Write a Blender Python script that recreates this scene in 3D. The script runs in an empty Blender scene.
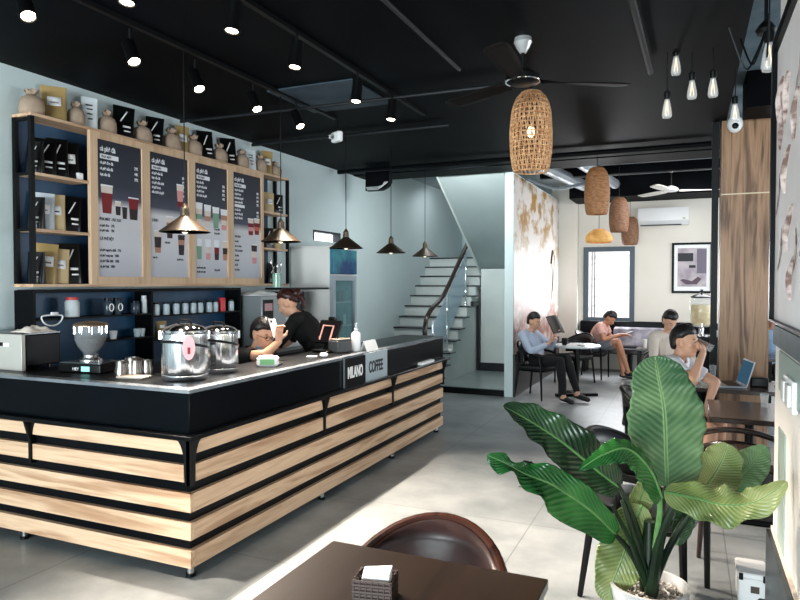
import bpy, bmesh, math, random
from mathutils import Vector, Matrix, Euler, noise as mnoise
random.seed(7)
PI=math.pi
SC=bpy.context.scene; COL=SC.collection
# ---------------------------------------------------------------- camera
F=660.0; H=1.65
PITCH=-math.atan(17/F); YAW=math.atan(290/F*math.cos(PITCH))
cd=bpy.data.cameras.new('camera'); cam=bpy.data.objects.new('camera',cd); COL.objects.link(cam)
cd.sensor_width=36; cd.lens=36*F/800; cd.clip_start=.05; cd.clip_end=200
cam.location=(0,0,H); cam.rotation_euler=(PI/2+PITCH,0,YAW)
SC.camera=cam
FW=Vector((-math.sin(YAW)*math.cos(PITCH),math.cos(YAW)*math.cos(PITCH),math.sin(PITCH)))
RT=Vector((math.cos(YAW),math.sin(YAW),0)); UP=RT.cross(FW)
def ray(px,py): return FW+RT*((px-400)/F)-UP*((py-300)/F)
def W(px,py,d): return Vector((0,0,H))+ray(px,py)*d          # a point at depth d metres
def onx(px,py,x): r=ray(px,py); return Vector((0,0,H))+r*(x/r.x)
def ony(px,py,y): r=ray(px,py); return Vector((0,0,H))+r*(y/r.y)
def onz(px,py,z): r=ray(px,py); return Vector((0,0,H))+r*((z-H)/r.z)
# ---------------------------------------------------------------- materials
def lin(c):
    return tuple((v/255/12.92 if v/255<=.04045 else ((v/255+.055)/1.055)**2.4) for v in c)+(1,)
MC={}
def M(name,c,rough=.5,metal=0,c2=None,scale=4,stretch=(1,1,1),bump=0,spec=.5,coat=0,trans=0,ior=1.45,emit=None,es=1,detail=6,lo=.35,hi=.65,alpha=1):
    if name in MC: return MC[name]
    m=bpy.data.materials.new(name); m.use_nodes=True; nt=m.node_tree; N=nt.nodes; L=nt.links
    b=N['Principled BSDF']; b.inputs['Base Color'].default_value=lin(c); b.inputs['Roughness'].default_value=rough
    b.inputs['Metallic'].default_value=metal; b.inputs['Specular IOR Level'].default_value=spec
    b.inputs['Coat Weight'].default_value=coat; b.inputs['Transmission Weight'].default_value=trans; b.inputs['IOR'].default_value=ior
    b.inputs['Alpha'].default_value=alpha
    if emit: b.inputs['Emission Color'].default_value=lin(emit); b.inputs['Emission Strength'].default_value=es
    if c2 or bump:
        tc=N.new('ShaderNodeTexCoord'); mp=N.new('ShaderNodeMapping'); mp.inputs['Scale'].default_value=stretch
        nz=N.new('ShaderNodeTexNoise'); nz.inputs['Scale'].default_value=scale; nz.inputs['Detail'].default_value=detail
        L.new(tc.outputs['Object'],mp.inputs['Vector']); L.new(mp.outputs['Vector'],nz.inputs['Vector'])
        if c2:
            cr=N.new('ShaderNodeValToRGB'); cr.color_ramp.elements[0].position=lo; cr.color_ramp.elements[1].position=hi
            cr.color_ramp.elements[0].color=lin(c); cr.color_ramp.elements[1].color=lin(c2)
            L.new(nz.outputs['Fac'],cr.inputs['Fac']); L.new(cr.outputs['Color'],b.inputs['Base Color'])
        if bump:
            bp=N.new('ShaderNodeBump'); bp.inputs['Strength'].default_value=bump; bp.inputs['Distance'].default_value=.02
            L.new(nz.outputs['Fac'],bp.inputs['Height']); L.new(bp.outputs['Normal'],b.inputs['Normal'])
    MC[name]=m; return m
def wood(name,dark,light,axis='x',rough=.45,sc=1.0,contrast=(.3,.7)):
    if name in MC: return MC[name]
    m=bpy.data.materials.new(name); m.use_nodes=True; nt=m.node_tree; N=nt.nodes; L=nt.links; b=N['Principled BSDF']
    b.inputs['Roughness'].default_value=rough; b.inputs['Specular IOR Level'].default_value=.35
    tc=N.new('ShaderNodeTexCoord'); mp=N.new('ShaderNodeMapping')
    s={'x':(.5,7,7),'y':(7,.5,7),'z':(7,7,.5)}[axis]; mp.inputs['Scale'].default_value=tuple(v*sc for v in s)
    n1=N.new('ShaderNodeTexNoise'); n1.inputs['Scale'].default_value=1.2; n1.inputs['Detail'].default_value=3; n1.inputs['Distortion'].default_value=1.1
    mt=N.new('ShaderNodeMath'); mt.operation='MULTIPLY'; mt.inputs[1].default_value=16
    sn=N.new('ShaderNodeMath'); sn.operation='SINE'
    ma=N.new('ShaderNodeMath'); ma.operation='MULTIPLY_ADD'; ma.inputs[1].default_value=.2; ma.inputs[2].default_value=.35
    n2=N.new('ShaderNodeTexNoise'); n2.inputs['Scale'].default_value=9; n2.inputs['Detail'].default_value=5
    ad=N.new('ShaderNodeMath'); ad.operation='MULTIPLY_ADD'; ad.inputs[1].default_value=.45
    cr=N.new('ShaderNodeValToRGB'); cr.color_ramp.elements[0].position=contrast[0]; cr.color_ramp.elements[1].position=contrast[1]
    cr.color_ramp.elements[0].color=lin(dark); cr.color_ramp.elements[1].color=lin(light)
    L.new(tc.outputs['Object'],mp.inputs['Vector']); L.new(mp.outputs['Vector'],n1.inputs['Vector']); L.new(mp.outputs['Vector'],n2.inputs['Vector'])
    L.new(n1.outputs['Fac'],mt.inputs[0]); L.new(mt.outputs[0],sn.inputs[0]); L.new(sn.outputs[0],ma.inputs[0])
    L.new(n2.outputs['Fac'],ad.inputs[0]); L.new(ma.outputs[0],ad.inputs[2]); L.new(ad.outputs[0],cr.inputs['Fac']); L.new(cr.outputs['Color'],b.inputs['Base Color'])
    MC[name]=m; return m
# ---------------------------------------------------------------- mesh builder
class MB:
    def __init__(s): s.v=[]; s.f=[]; s.uv=None
    def add(s,vs,fs):
        o=len(s.v); s.v+= [Vector(v) for v in vs]; s.f+=[tuple(i+o for i in f) for f in fs]; return s
    def box(s,x0,x1,y0,y1,z0,z1):
        return s.add([(x0,y0,z0),(x1,y0,z0),(x1,y1,z0),(x0,y1,z0),(x0,y0,z1),(x1,y0,z1),(x1,y1,z1),(x0,y1,z1)],
            [(0,3,2,1),(4,5,6,7),(0,1,5,4),(1,2,6,5),(2,3,7,6),(3,0,4,7)])
    def obox(s,c,sx,sy,sz,rot=(0,0,0)):
        m=Euler(rot).to_matrix(); o=len(s.v); s.box(-sx/2,sx/2,-sy/2,sy/2,-sz/2,sz/2)
        for i in range(o,len(s.v)): s.v[i]=m@s.v[i]+Vector(c)
        return s
    def rbox(s,c,sx,sy,sz,r=.01,rot=(0,0,0),seg=3):
        # box with rounded vertical edges and softened top / bottom
        pts=[]
        for (cx,cy,a0) in ((sx/2-r,sy/2-r,0),(-sx/2+r,sy/2-r,90),(-sx/2+r,-sy/2+r,180),(sx/2-r,-sy/2+r,270)):
            for k in range(seg+1):
                a=math.radians(a0+90*k/seg); pts.append((cx+r*math.cos(a),cy+r*math.sin(a),cx,cy))
        e=min(r*.6,sz*.3); rings=[(-sz/2,e),(-sz/2+e,0),(sz/2-e,0),(sz/2,e)]
        m=Euler(rot).to_matrix(); n=len(pts); vs=[];fs=[]
        for z,ins in rings:
            kx=(sx/2-ins)/(sx/2); ky=(sy/2-ins)/(sy/2)
            for p in pts: vs.append(m@Vector((p[0]*kx,p[1]*ky,z))+Vector(c))
        for k in range(3):
            for i in range(n): fs.append((k*n+i,k*n+(i+1)%n,(k+1)*n+(i+1)%n,(k+1)*n+i))
        fs.append(tuple(reversed(range(n)))); fs.append(tuple(range(3*n,4*n)))
        return s.add(vs,fs)
    def tube(s,pts,r,n=10,cap=True,closed=False,flat=None):
        pts=[Vector(p) for p in pts]; K=len(pts); rs=r if isinstance(r,(list,tuple)) else [r]*K
        vs=[];fs=[]; prev=None
        for i,p in enumerate(pts):
            if closed: t=pts[(i+1)%K]-pts[i-1]
            else: t=pts[min(i+1,K-1)]-pts[max(i-1,0)]
            t.normalize()
            if prev is None:
                a=Vector((0,0,1)) if abs(t.z)<.9 else Vector((1,0,0)); u=t.cross(a).normalized()
            else: u=(prev-t*prev.dot(t)).normalized()
            prev=u; w=t.cross(u)
            fx,fy=(1,1) if flat is None else flat
            for k in range(n):
                a=2*PI*k/n; vs.append(p+(u*math.cos(a)*fx+w*math.sin(a)*fy)*rs[i])
        for i in range(K if closed else K-1):
            j=(i+1)%K
            for k in range(n): fs.append((i*n+k,i*n+(k+1)%n,j*n+(k+1)%n,j*n+k))
        if cap and not closed: fs.append(tuple(reversed(range(n)))); fs.append(tuple(range((K-1)*n,K*n)))
        return s.add(vs,fs)
    def lathe(s,prof,c=(0,0,0),n=24,rot=None):
        m=Euler(rot).to_matrix() if rot else Matrix.Identity(3); c=Vector(c); vs=[];fs=[];K=len(prof)
        for r,z in prof:
            for k in range(n):
                a=2*PI*k/n; vs.append(m@Vector((max(r,1e-4)*math.cos(a),max(r,1e-4)*math.sin(a),z))+c)
        for i in range(K-1):
            for k in range(n): fs.append((i*n+k,i*n+(k+1)%n,(i+1)*n+(k+1)%n,(i+1)*n+k))
        fs.append(tuple(reversed(range(n)))); fs.append(tuple(range((K-1)*n,K*n)))
        return s.add(vs,fs)
    def ell(s,c,rx,ry,rz,rot=(0,0,0),n=14,m_=10):
        R=Euler(rot).to_matrix() if not isinstance(rot,Matrix) else rot; c=Vector(c)
        vs=[c+R@Vector((0,0,-rz))];fs=[]
        for i in range(1,m_):
            t=-PI/2+PI*i/m_
            for k in range(n):
                a=2*PI*k/n; vs.append(c+R@Vector((rx*math.cos(t)*math.cos(a),ry*math.cos(t)*math.sin(a),rz*math.sin(t))))
        vs.append(c+R@Vector((0,0,rz))); top=len(vs)-1
        for k in range(n): fs.append((0,1+(k+1)%n,1+k)); fs.append((top,top-n+k,top-n+(k+1)%n))
        for i in range(m_-2):
            for k in range(n):
                a=1+i*n; fs.append((a+k,a+(k+1)%n,a+n+(k+1)%n,a+n+k))
        return s.add(vs,fs)
    def prism(s,poly,axis,a0,a1):
        # poly of 2D points; axis x: (y,z)  y: (x,z)  z: (x,y)
        def mk(p,a): return {'x':(a,p[0],p[1]),'y':(p[0],a,p[1]),'z':(p[0],p[1],a)}[axis]
        n=len(poly); vs=[mk(p,a0) for p in poly]+[mk(p,a1) for p in poly]
        fs=[tuple(reversed(range(n))),tuple(range(n,2*n))]+[(i,(i+1)%n,n+(i+1)%n,n+i) for i in range(n)]
        return s.add(vs,fs)
    def grid(s,P):
        n=len(P);m=len(P[0]); vs=[p for r in P for p in r]; fs=[(i*m+j,i*m+j+1,(i+1)*m+j+1,(i+1)*m+j) for i in range(n-1) for j in range(m-1)]
        return s.add(vs,fs)
def mesh(name,mb,mat,smooth=None):
    me=bpy.data.meshes.new(name); me.from_pydata([tuple(v) for v in mb.v],[],mb.f)
    bm=bmesh.new(); bm.from_mesh(me); bmesh.ops.recalc_face_normals(bm,faces=bm.faces); bm.to_mesh(me); bm.free()
    for m in (mat if isinstance(mat,(list,tuple)) else [mat]): me.materials.append(m)
    if smooth is None: smooth=35
    if smooth:
        for p in me.polygons: p.use_smooth=True
        me.set_sharp_from_angle(angle=math.radians(smooth))
    return me
def ob(name,mb,mat,parent=None,loc=None,smooth=None,bevel=0,world=False,label=None,solid=0,sub=0):
    if parent is not None and world:
        inv=parent_matrix(parent).inverted(); mb.v=[inv@v for v in mb.v]
    me=mesh(name,mb,mat,smooth); o=bpy.data.objects.new(name,me); COL.objects.link(o)
    if parent is not None: o.parent=parent
    if loc is not None: o.location=loc
    if solid: md=o.modifiers.new('solid','SOLIDIFY'); md.thickness=solid; md.offset=0
    if sub: md=o.modifiers.new('sub','SUBSURF'); md.levels=sub; md.render_levels=sub
    if bevel: md=o.modifiers.new('bevel','BEVEL'); md.width=bevel; md.segments=2; md.limit_method='ANGLE'; md.angle_limit=.6
    if label: o['label']=label
    return o
def parent_matrix(o):
    m=Matrix.LocRotScale(o.location,o.rotation_euler,o.scale)
    return parent_matrix(o.parent)@m if o.parent else m
def tag(o,label=None,cat=None,group=None,kind=None):
    if label: o['label']=label
    if cat: o['category']=cat
    if group: o['group']=group
    if kind: o['kind']=kind
    return o
def thing(name,label,cat,loc=(0,0,0),rz=0,group=None):
    o=bpy.data.objects.new(name,None); COL.objects.link(o); o.empty_display_size=.1
    o.location=loc; o.rotation_euler=(0,0,rz); return tag(o,label,cat,group)
def struct(name,mb,mat,label=None,**k):
    return tag(ob(name,mb,mat,**k),label,None,None,'structure')
CH={}
def dup(o,loc=None,rz=None,label=None,group=None,parent=None,scale=None):
    c=o.copy(); COL.objects.link(c)
    if parent is not None: c.parent=parent
    for ch in list(o.children): dup(ch,parent=c)
    if loc is not None: c.location=loc
    if rz is not None: c.rotation_euler=(0,0,rz)
    if scale is not None: c.scale=(scale,)*3 if not isinstance(scale,tuple) else scale
    if label: c['label']=label
    if group: c['group']=group
    return c
def spline(pts,n):
    pts=[Vector(p) for p in pts]; K=len(pts); out=[]
    for i in range(n+1):
        t=i/n*(K-1); k=min(int(t),K-2); u=t-k
        p0=pts[max(k-1,0)];p1=pts[k];p2=pts[k+1];p3=pts[min(k+2,K-1)]
        out.append(.5*((2*p1)+(-p0+p2)*u+(2*p0-5*p1+4*p2-p3)*u*u+(-p0+3*p1-3*p2+p3)*u**3))
    return out
def text(name,s,size,mat,parent,loc,rot,depth=.001,bold=0,align='LEFT',sx=1):
    cu=bpy.data.curves.new(name,'FONT'); cu.body=s; cu.size=size; cu.extrude=depth; cu.align_x=align; cu.offset=bold
    t=bpy.data.objects.new(name,cu); COL.objects.link(t); bpy.context.view_layer.update()
    dg=bpy.context.evaluated_depsgraph_get(); me=bpy.data.meshes.new_from_object(t.evaluated_get(dg))
    bpy.data.objects.remove(t); me.materials.clear(); me.materials.append(mat)
    o=bpy.data.objects.new(name,me); COL.objects.link(o); o.parent=parent; o.location=loc; o.rotation_euler=rot; o.scale=(sx,1,1)
    return o
# palette
BLACK=M('black_paint',(6,7,9),.35,c2=(10,12,15),scale=3,spec=.1)
BLKM=M('black_metal',(6,7,8),.45,spec=.2)
BLKP=M('black_plastic',(5,5,6),.35,spec=.25)
STEEL=M('steel',(205,205,205),.16,metal=1)
CHROME=M('chrome',(230,232,235),.05,metal=1)
WHITE=M('white_plastic',(235,235,235),.4)
PAPER=M('paper',(240,240,240),.8)
NAVY=M('navy_panel',(30,56,84),.45,c2=(44,76,106),scale=3)
OAKX=wood('oak_along_x',(160,118,86),(216,182,150),'x',.5,1,(.25,.8))
OAKY=wood('oak_along_y',(160,118,86),(216,182,150),'y',.5,1,(.25,.8))
OAKZ=wood('oak_upright',(186,150,118),(212,180,148),'z',.5,1,(.25,.8))
DWOOD=wood('dark_table_wood',(30,22,19),(52,38,32),'x',.22)
GLASS=M('clear_glass',(255,255,255),.02,trans=1,ior=1.45)
WALLP=M('pale_wall_paint',(208,221,222),.8,c2=(200,214,216),scale=.8,bump=.02)
CREAM=M('cream_wall_paint',(226,220,210),.8,c2=(218,211,200),scale=.8)
CEIL=M('black_ceiling',(1,2,4),.6,c2=(7,11,16),scale=1.1,bump=.1,spec=.06)
# ---------------------------------------------------------------- setting
XL=-4.6; ZC=3.25
def floor_mat():
    m=bpy.data.materials.new('concrete_floor'); m.use_nodes=True; nt=m.node_tree;N=nt.nodes;L=nt.links;b=N['Principled BSDF']
    b.inputs['Roughness'].default_value=.38
    tc=N.new('ShaderNodeTexCoord')
    n1=N.new('ShaderNodeTexNoise'); n1.inputs['Scale'].default_value=1.3; n1.inputs['Detail'].default_value=9; n1.inputs['Roughness'].default_value=.65
    cr=N.new('ShaderNodeValToRGB'); e=cr.color_ramp.elements; e[0].position=.3; e[0].color=lin((98,104,106)); e[1].position=.7; e[1].color=lin((154,158,159))
    bk=N.new('ShaderNodeTexBrick'); bk.offset=0; bk.inputs['Scale'].default_value=1; bk.inputs['Brick Width'].default_value=1.2; bk.inputs['Row Height'].default_value=1.2
    bk.inputs['Mortar Size'].default_value=.004; bk.inputs['Color1'].default_value=(1,1,1,1); bk.inputs['Color2'].default_value=(.94,.94,.94,1); bk.inputs['Mortar'].default_value=(.55,.55,.55,1)
    mp=N.new('ShaderNodeMapping'); mp.inputs['Location'].default_value=(.98,.35,0)
    mx=N.new('ShaderNodeMix'); mx.data_type='RGBA'; mx.blend_type='MULTIPLY'; mx.inputs[0].default_value=1
    L.new(tc.outputs['Object'],n1.inputs['Vector']); L.new(n1.outputs['Fac'],cr.inputs['Fac']); L.new(tc.outputs['Object'],mp.inputs['Vector']); L.new(mp.outputs['Vector'],bk.inputs['Vector'])
    L.new(cr.outputs['Color'],mx.inputs[6]); L.new(bk.outputs['Color'],mx.inputs[7]); L.new(mx.outputs[2],b.inputs['Base Color'])
    mr=N.new('ShaderNodeMapRange'); mr.inputs[3].default_value=.3; mr.inputs[4].default_value=.5; L.new(n1.outputs['Fac'],mr.inputs[0]); L.new(mr.outputs[0],b.inputs['Roughness'])
    return m
struct('floor',MB().box(XL-.2,5.6,-4,14.6,-.12,0),floor_mat())
struct('ceiling',MB().box(XL-.2,.3,-4,8.9,ZC,ZC+.15),CEIL)
SLAB=M('grey_concrete_slab',(84,104,116),.7,c2=(132,150,160),scale=2.2,bump=.1)
struct('ceiling',MB().box(.3,5.6,-4,8.9,3.52,3.66),SLAB)
struct('ceiling',MB().box(XL-.2,5.6,8.9,14.6,3.52,3.66),M('far_slab',(150,158,162),.8,c2=(182,186,188),scale=1.6))
trim=lambda mb,mat,lab=None: struct('trim_1',mb,mat,lab)
trim(MB().box(XL-.2,5.6,8.75,9.3,3.24,3.52),CEIL)
trim(MB().box(.3,.315,-4,8.75,3.25,3.52),CEIL)
trim(MB().box(.44,5.6,6.6,7.1,3.2,3.52),CEIL)
trim(MB().box(-2.0,5.6,12.1,13.0,3.16,3.52),CEIL)
for y in (11.0,): trim(MB().box(-2.3,5.6,y,y+.12,3.38,3.52),CEIL)
# walls
struct('wall_left',MB().box(XL-.2,XL,-4,7.594,0,3.52).box(XL-.2,XL,8.334,14.2,0,3.52).box(XL-.2,XL,7.594,8.334,0,2.223).box(XL-.2,XL,7.594,8.334,2.36,3.52),WALLP)
wf=MB().box(XL-.15,XL+.01,7.594,8.334,2.335,2.36).box(XL-.15,XL+.01,7.594,7.615,2.223,2.335).box(XL-.15,XL+.01,8.30,8.334,2.223,2.335)
w2=struct('window_2',wf,M('window_dark',(40,46,52),.5))
DAY=M('daylight_glass',(255,255,255),.5,emit=(250,252,255),es=2.2)
ob('pane',MB().box(XL-.12,XL-.1,7.61,8.30,2.223,2.335),DAY,w2)
struct('wall_back',MB().box(XL-.2,-2.17,13.9,14.1,0,3.52),WALLP)
def mural():
    m=bpy.data.materials.new('mural_print'); m.use_nodes=True; nt=m.node_tree;N=nt.nodes;L=nt.links;b=N['Principled BSDF']; b.inputs['Roughness'].default_value=.5
    tc=N.new('ShaderNodeTexCoord'); sp=N.new('ShaderNodeSeparateXYZ'); L.new(tc.outputs['Object'],sp.inputs[0])
    nz=N.new('ShaderNodeTexNoise'); nz.inputs['Scale'].default_value=2.6; nz.inputs['Detail'].default_value=8; nz.inputs['Roughness'].default_value=.6
    mp=N.new('ShaderNodeMapping'); mp.inputs['Scale'].default_value=(1,.75,1.1); L.new(tc.outputs['Object'],mp.inputs[0]); L.new(mp.outputs[0],nz.inputs[0])
    g1=N.new('ShaderNodeMapRange'); g1.inputs[1].default_value=1.7; g1.inputs[2].default_value=2.6; L.new(sp.outputs[2],g1.inputs[0])
    g2=N.new('ShaderNodeMapRange'); g2.inputs[1].default_value=1.75; g2.inputs[2].default_value=1.1; L.new(sp.outputs[2],g2.inputs[0])
    def patch(col,g,lo,hi,prev):
        r=N.new('ShaderNodeMapRange'); r.inputs[1].default_value=lo; r.inputs[2].default_value=hi; L.new(nz.outputs['Fac'],r.inputs[0])
        mu=N.new('ShaderNodeMath'); mu.operation='MULTIPLY'; L.new(r.outputs[0],mu.inputs[0]); L.new(g.outputs[0],mu.inputs[1])
        mx=N.new('ShaderNodeMix'); mx.data_type='RGBA'; L.new(mu.outputs[0],mx.inputs[0]); mx.inputs[7].default_value=lin(col)
        if isinstance(prev,tuple): mx.inputs[6].default_value=lin(prev)
        else: L.new(prev,mx.inputs[6])
        return mx.outputs[2]
    c=patch((160,118,52),g1,.47,.58,(212,206,200)); c=patch((112,50,18),g2,.30,.55,c)
    L.new(c,b.inputs['Base Color']); return m
struct('wall_partition',MB().box(-2.455,-2.33,9.35,12.95,0,3.24),WALLP)
o=struct('trim_2',MB().box(-2.33,-2.322,9.37,12.9,.62,3.22),mural(),'golden and rust mural print on the partition wall')
ob('printed_tree',MB().tube([(-2.318,12.2,1.35),(-2.318,12.25,1.8),(-2.318,12.15,2.1),(-2.318,12.3,2.25),(-2.318,12.45,2.1)],.03,6,flat=(1,.1)).tube([(-2.318,12.25,1.5),(-2.318,12.4,1.9),(-2.318,12.42,2.15)],.03,6,flat=(1,.1)).tube([(-2.318,12.05,2.0),(-2.318,12.2,2.25)],.025,6,flat=(1,.1)),M('print_brown',(92,70,44),.8),o)
struct('baseboard_partition',MB().box(-2.33,-2.30,9.36,12.9,0,.62),M('dark_wainscot',(40,34,32),.4))
struct('wall_column',MB().box(-2.33,-1.98,12.95,13.3,0,3.52),CREAM,'cream pier between mural wall and window wall')
# far wall with window opening x -1.88..-0.965 z .92..2.34
YF=13.15
wx0,wx1,wz0,wz1=-1.89,-.955,.90,2.34
struct('wall_far',MB().box(-2.5,wx0,YF,YF+.2,0,3.52).box(wx1,.95,YF,YF+.2,0,3.52).box(wx0,wx1,YF,YF+.2,0,wz0).box(wx0,wx1,YF,YF+.2,wz1,3.52).box(2.6,5.6,YF,YF+.2,0,3.52).box(.95,2.6,YF,YF+.2,2.75,3.52).box(.95,2.6,YF,YF+.2,0,.7),CREAM)
FR=M('grey_window_frame',(72,84,94),.5)
fm=MB().box(wx0,wx0+.09,YF-.03,YF+.1,wz0,wz1).box(wx1-.09,wx1,YF-.03,YF+.1,wz0,wz1).box(wx0+.09,wx1-.09,YF-.03,YF+.1,wz0,wz0+.09).box(wx0+.09,wx1-.09,YF-.03,YF+.1,wz1-.09,wz1)
wn=struct('window_1',fm,FR)
def daymat():
    m=bpy.data.materials.new('street_daylight'); m.use_nodes=True; nt=m.node_tree;N=nt.nodes;L=nt.links;b=N['Principled BSDF']
    b.inputs['Base Color'].default_value=(.02,.02,.02,1)
    tc=N.new('ShaderNodeTexCoord'); mp=N.new('ShaderNodeMapping'); mp.inputs['Scale'].default_value=(2,1,6); nz=N.new('ShaderNodeTexNoise'); nz.inputs['Scale'].default_value=3; nz.inputs['Detail'].default_value=6
    cr=N.new('ShaderNodeValToRGB'); e=cr.color_ramp.elements; e[0].position=.3;e[0].color=lin((196,200,206)); e[1].position=.55; e[1].color=lin((246,247,250))
    L.new(tc.outputs['Object'],mp.inputs[0]);L.new(mp.outputs[0],nz.inputs[0]);L.new(nz.outputs['Fac'],cr.inputs[0]);L.new(cr.outputs[0],b.inputs['Emission Color']); b.inputs['Emission Strength'].default_value=1.1
    return m
ob('pane',MB().box(wx0+.09,wx1-.09,YF+.04,YF+.06,wz0+.09,wz1-.09),daymat(),wn)
GRLL=M('window_grille',(70,60,60),.6)
ob('grille',MB().box(wx0+.15,wx0+.165,YF+.0,YF+.02,wz0+.09,wz1-.09).box(wx0+.2,wx0+.215,YF,YF+.02,wz0+.09,wz1-.09),GRLL,wn)
struct('trim_3',MB().box(wx0-.06,wx1+.06,YF-.06,YF,wz0-.04,wz0),M('window_sill',(196,204,210),.5))
w3=struct('window_3',MB().box(.95,2.6,YF,YF+.08,.7,.76).box(.95,2.6,YF,YF+.08,2.69,2.75).box(.95,1.0,YF,YF+.08,.76,2.69).box(2.55,2.6,YF,YF+.08,.76,2.69).box(.95,2.6,YF-.01,YF+.08,2.22,2.28),FR)
ob('pane',MB().box(1.0,2.55,YF+.04,YF+.06,.76,2.69),M('bright_sky_glass',(20,20,20),.5,emit=(246,249,253),es=1.5),w3)
struct('wall_right',MB().box(5.6,5.8,3.0,14.3,0,3.66),CREAM)
# near right wall with wainscot, ledge, tinted panel
RW=.38
struct('wall_right',MB().box(RW,.60,-1.2,3.62,0,3.52),M('warm_white_wall',(232,226,220),.7,c2=(224,218,212),scale=1.2),'warm white wall end beside the plant')
struct('baseboard_right',MB().box(RW-.032,RW,-1.2,3.6,0,.465),M('dark_gloss_wainscot',(22,30,34),.35,c2=(46,58,64),scale=2.5,stretch=(1,1,.4),spec=.25))
struct('trim_4',MB().box(RW-.012,RW,-1.2,3.6,.465,.485),M('beige_cap',(206,192,180),.6))
struct('trim_5',MB().box(RW-.012,RW,-1.2,3.622,1.36,1.45),M('slate_ledge',(62,72,76),.55,c2=(84,94,98),scale=6))
struct('trim_6',MB().box(RW-.008,RW,-1.2,3.42,1.17,1.345),M('sage_panel',(150,166,158),.4),'sage green tinted strip under the ledge')
struct('trim_7',MB().box(RW-.006,RW,3.2,3.42,.46,1.0),MC['sage_panel'],'sage green upright strip near wall foot')
# wood clad column
colm=wood('oak_veneer_column',(96,66,44),(164,126,96),'z',.45,1.0,(.42,.78))
c=struct('wall_column_wood',MB().box(.272,.70,7.25,7.68,0,2.515).box(.272,.70,7.25,7.68,2.527,3.24),colm,'oak veneer clad square column')
ob('joint_strip',MB().box(.27,.702,7.248,7.682,2.515,2.527),M('pale_joint',(220,200,170),.5),c)
struct('trim_8',MB().box(.19,.25,7.3,7.36,0,3.24),BLKM,'slim black post beside the oak column')
# stairwell
PLAT=.1
struct('floor_platform',MB().box(XL,-2.456,9.36,13.9,0,PLAT),M('grey_platform_tile',(140,152,152),.3,c2=(158,168,168),scale=2))
struct('trim_9',MB().box(XL,-2.456,9.345,9.36,0,PLAT-.01),BLKM)
STW=M('stair_white',(222,228,224),.7,c2=(212,219,216),scale=2)
XS=-3.46
st=thing('staircase','white concrete staircase with dark treads rising beside the left wall','staircase',(XL,9.25,PLAT))
steps=13
y0=9.25; run=.242; rise=.175
for k in range(steps):
    y=y0+k*run; z=.208+k*rise
    if z>2.2: break
    o=ob('step',MB().box(XL,XS,y,y+run+.001,(PLAT if k==0 else z-rise-.06) if k>0 else PLAT,z-.022),STW,st,world=True)
    ob('tread',MB().box(XL,XS+.05,y-.03,y+run,z-.022,z),M('dark_tread',(34,36,40),.3),o,world=False) if False else ob('tread',MB().box(XL,XS+.05,y-.03,y+run,z-.022,z),M('dark_tread',(34,36,40),.3),st,world=True)
K=k
ytop=y0+K*run; ztop=.208+(K-1)*rise
# landing
ob('landing',MB().box(XL,XS,ytop,13.88,ztop-.16,ztop-.022).box(XS,-2.46,ytop-.2,13.88,ztop-.30,ztop-.022),STW,st,world=True)
# closed wall below the flight
ob('side_wall',MB().prism([(9.30,PLAT),(9.30,.18),(ytop,ztop-.22),(ytop+.6,ztop-.22),(ytop+.6,PLAT)],'x',XS-.06,XS-.01),STW,st,world=True)
# return flight soffit, rising towards the room
sl=(3.225-1.85)/(9.30-11.55)
ob('upper_flight',MB().prism([(9.30,3.225),(11.55,1.85),(11.75,1.85),(11.75,2.1),(9.75,3.235),(9.33,3.235)],'x',XS,-2.46),M('stair_soffit',(186,198,198),.8,c2=(176,188,188),scale=1.5),st,world=True)
ob('stringer_edge',MB().prism([(9.28,3.235),(11.58,1.80),(11.58,2.0),(9.9,3.235)],'x',XS-.03,XS),STW,st,world=True)
# railing
BRN=M('brown_rail',(44,26,22),.25)
def rail_z(y): return .208+(y-y0)/run*rise+.86
r0=(XS-.09)
ob('handrail',MB().tube(spline([(r0,9.02,.62),(r0,9.0,1.02),(r0,9.22,1.24),(r0,9.8,rail_z(9.8)),(r0,10.6,rail_z(10.6)),(r0,11.3,rail_z(11.3))],30),.036,10),BRN,st,world=True)
for y in (9.3,9.95,10.9):
    k=int((y-y0)/run); z=.208+k*rise
    ob('baluster',MB().lathe([(.035,0),(.035,.03),(.018,.05),(.018,.2),(.03,.25),(.018,.3),(.016,.6),(.028,.66),(.015,.72),(.015,rail_z(y)-z-.03)],(r0,y,z),12),CHROME,st,world=True)
ob('newel_post',MB().lathe([(.05,0),(.05,.04),(.03,.08),(.028,.5),(.04,.62)],(r0,9.06,PLAT),14),BRN,st,world=True)
GP=M('pale_glass_panel',(176,205,222),.08,alpha=.55)
for ya,yb in ((9.35,9.9),(10.0,10.85)):
    za=rail_z(ya)-.12; zb=rail_z(yb)-.12
    ob('glass_panel',MB().prism([(ya,za-.62),(yb,zb-.62),(yb,zb),(ya,za)],'x',r0-.006,r0+.006),GP,st,world=True)
# under stair doors
d1=struct('door_1',MB().box(XS+.0,XS+.05,11.25,11.32,PLAT,1.25).box(XS,XS+.05,10.9,11.32,1.25,1.33),M('door_dark_frame',(30,30,34),.4))
struct('wall_stair_back',MB().box(XS+.06,-2.456,11.32,11.42,PLAT,1.9),STW)
d2=struct('door_2',MB().box(-2.70,-2.46,11.26,11.31,PLAT,1.72),MC['door_dark_frame'])
ob('door_handle',MB().tube([(-2.66,11.25,.95),(-2.66,11.21,.95),(-2.58,11.21,.95)],.01,6),STEEL,d2)
struct('baseboard_stair',MB().box(XS+.06,-2.71,11.25,11.31,PLAT,.24),MC['door_dark_frame'])
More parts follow.
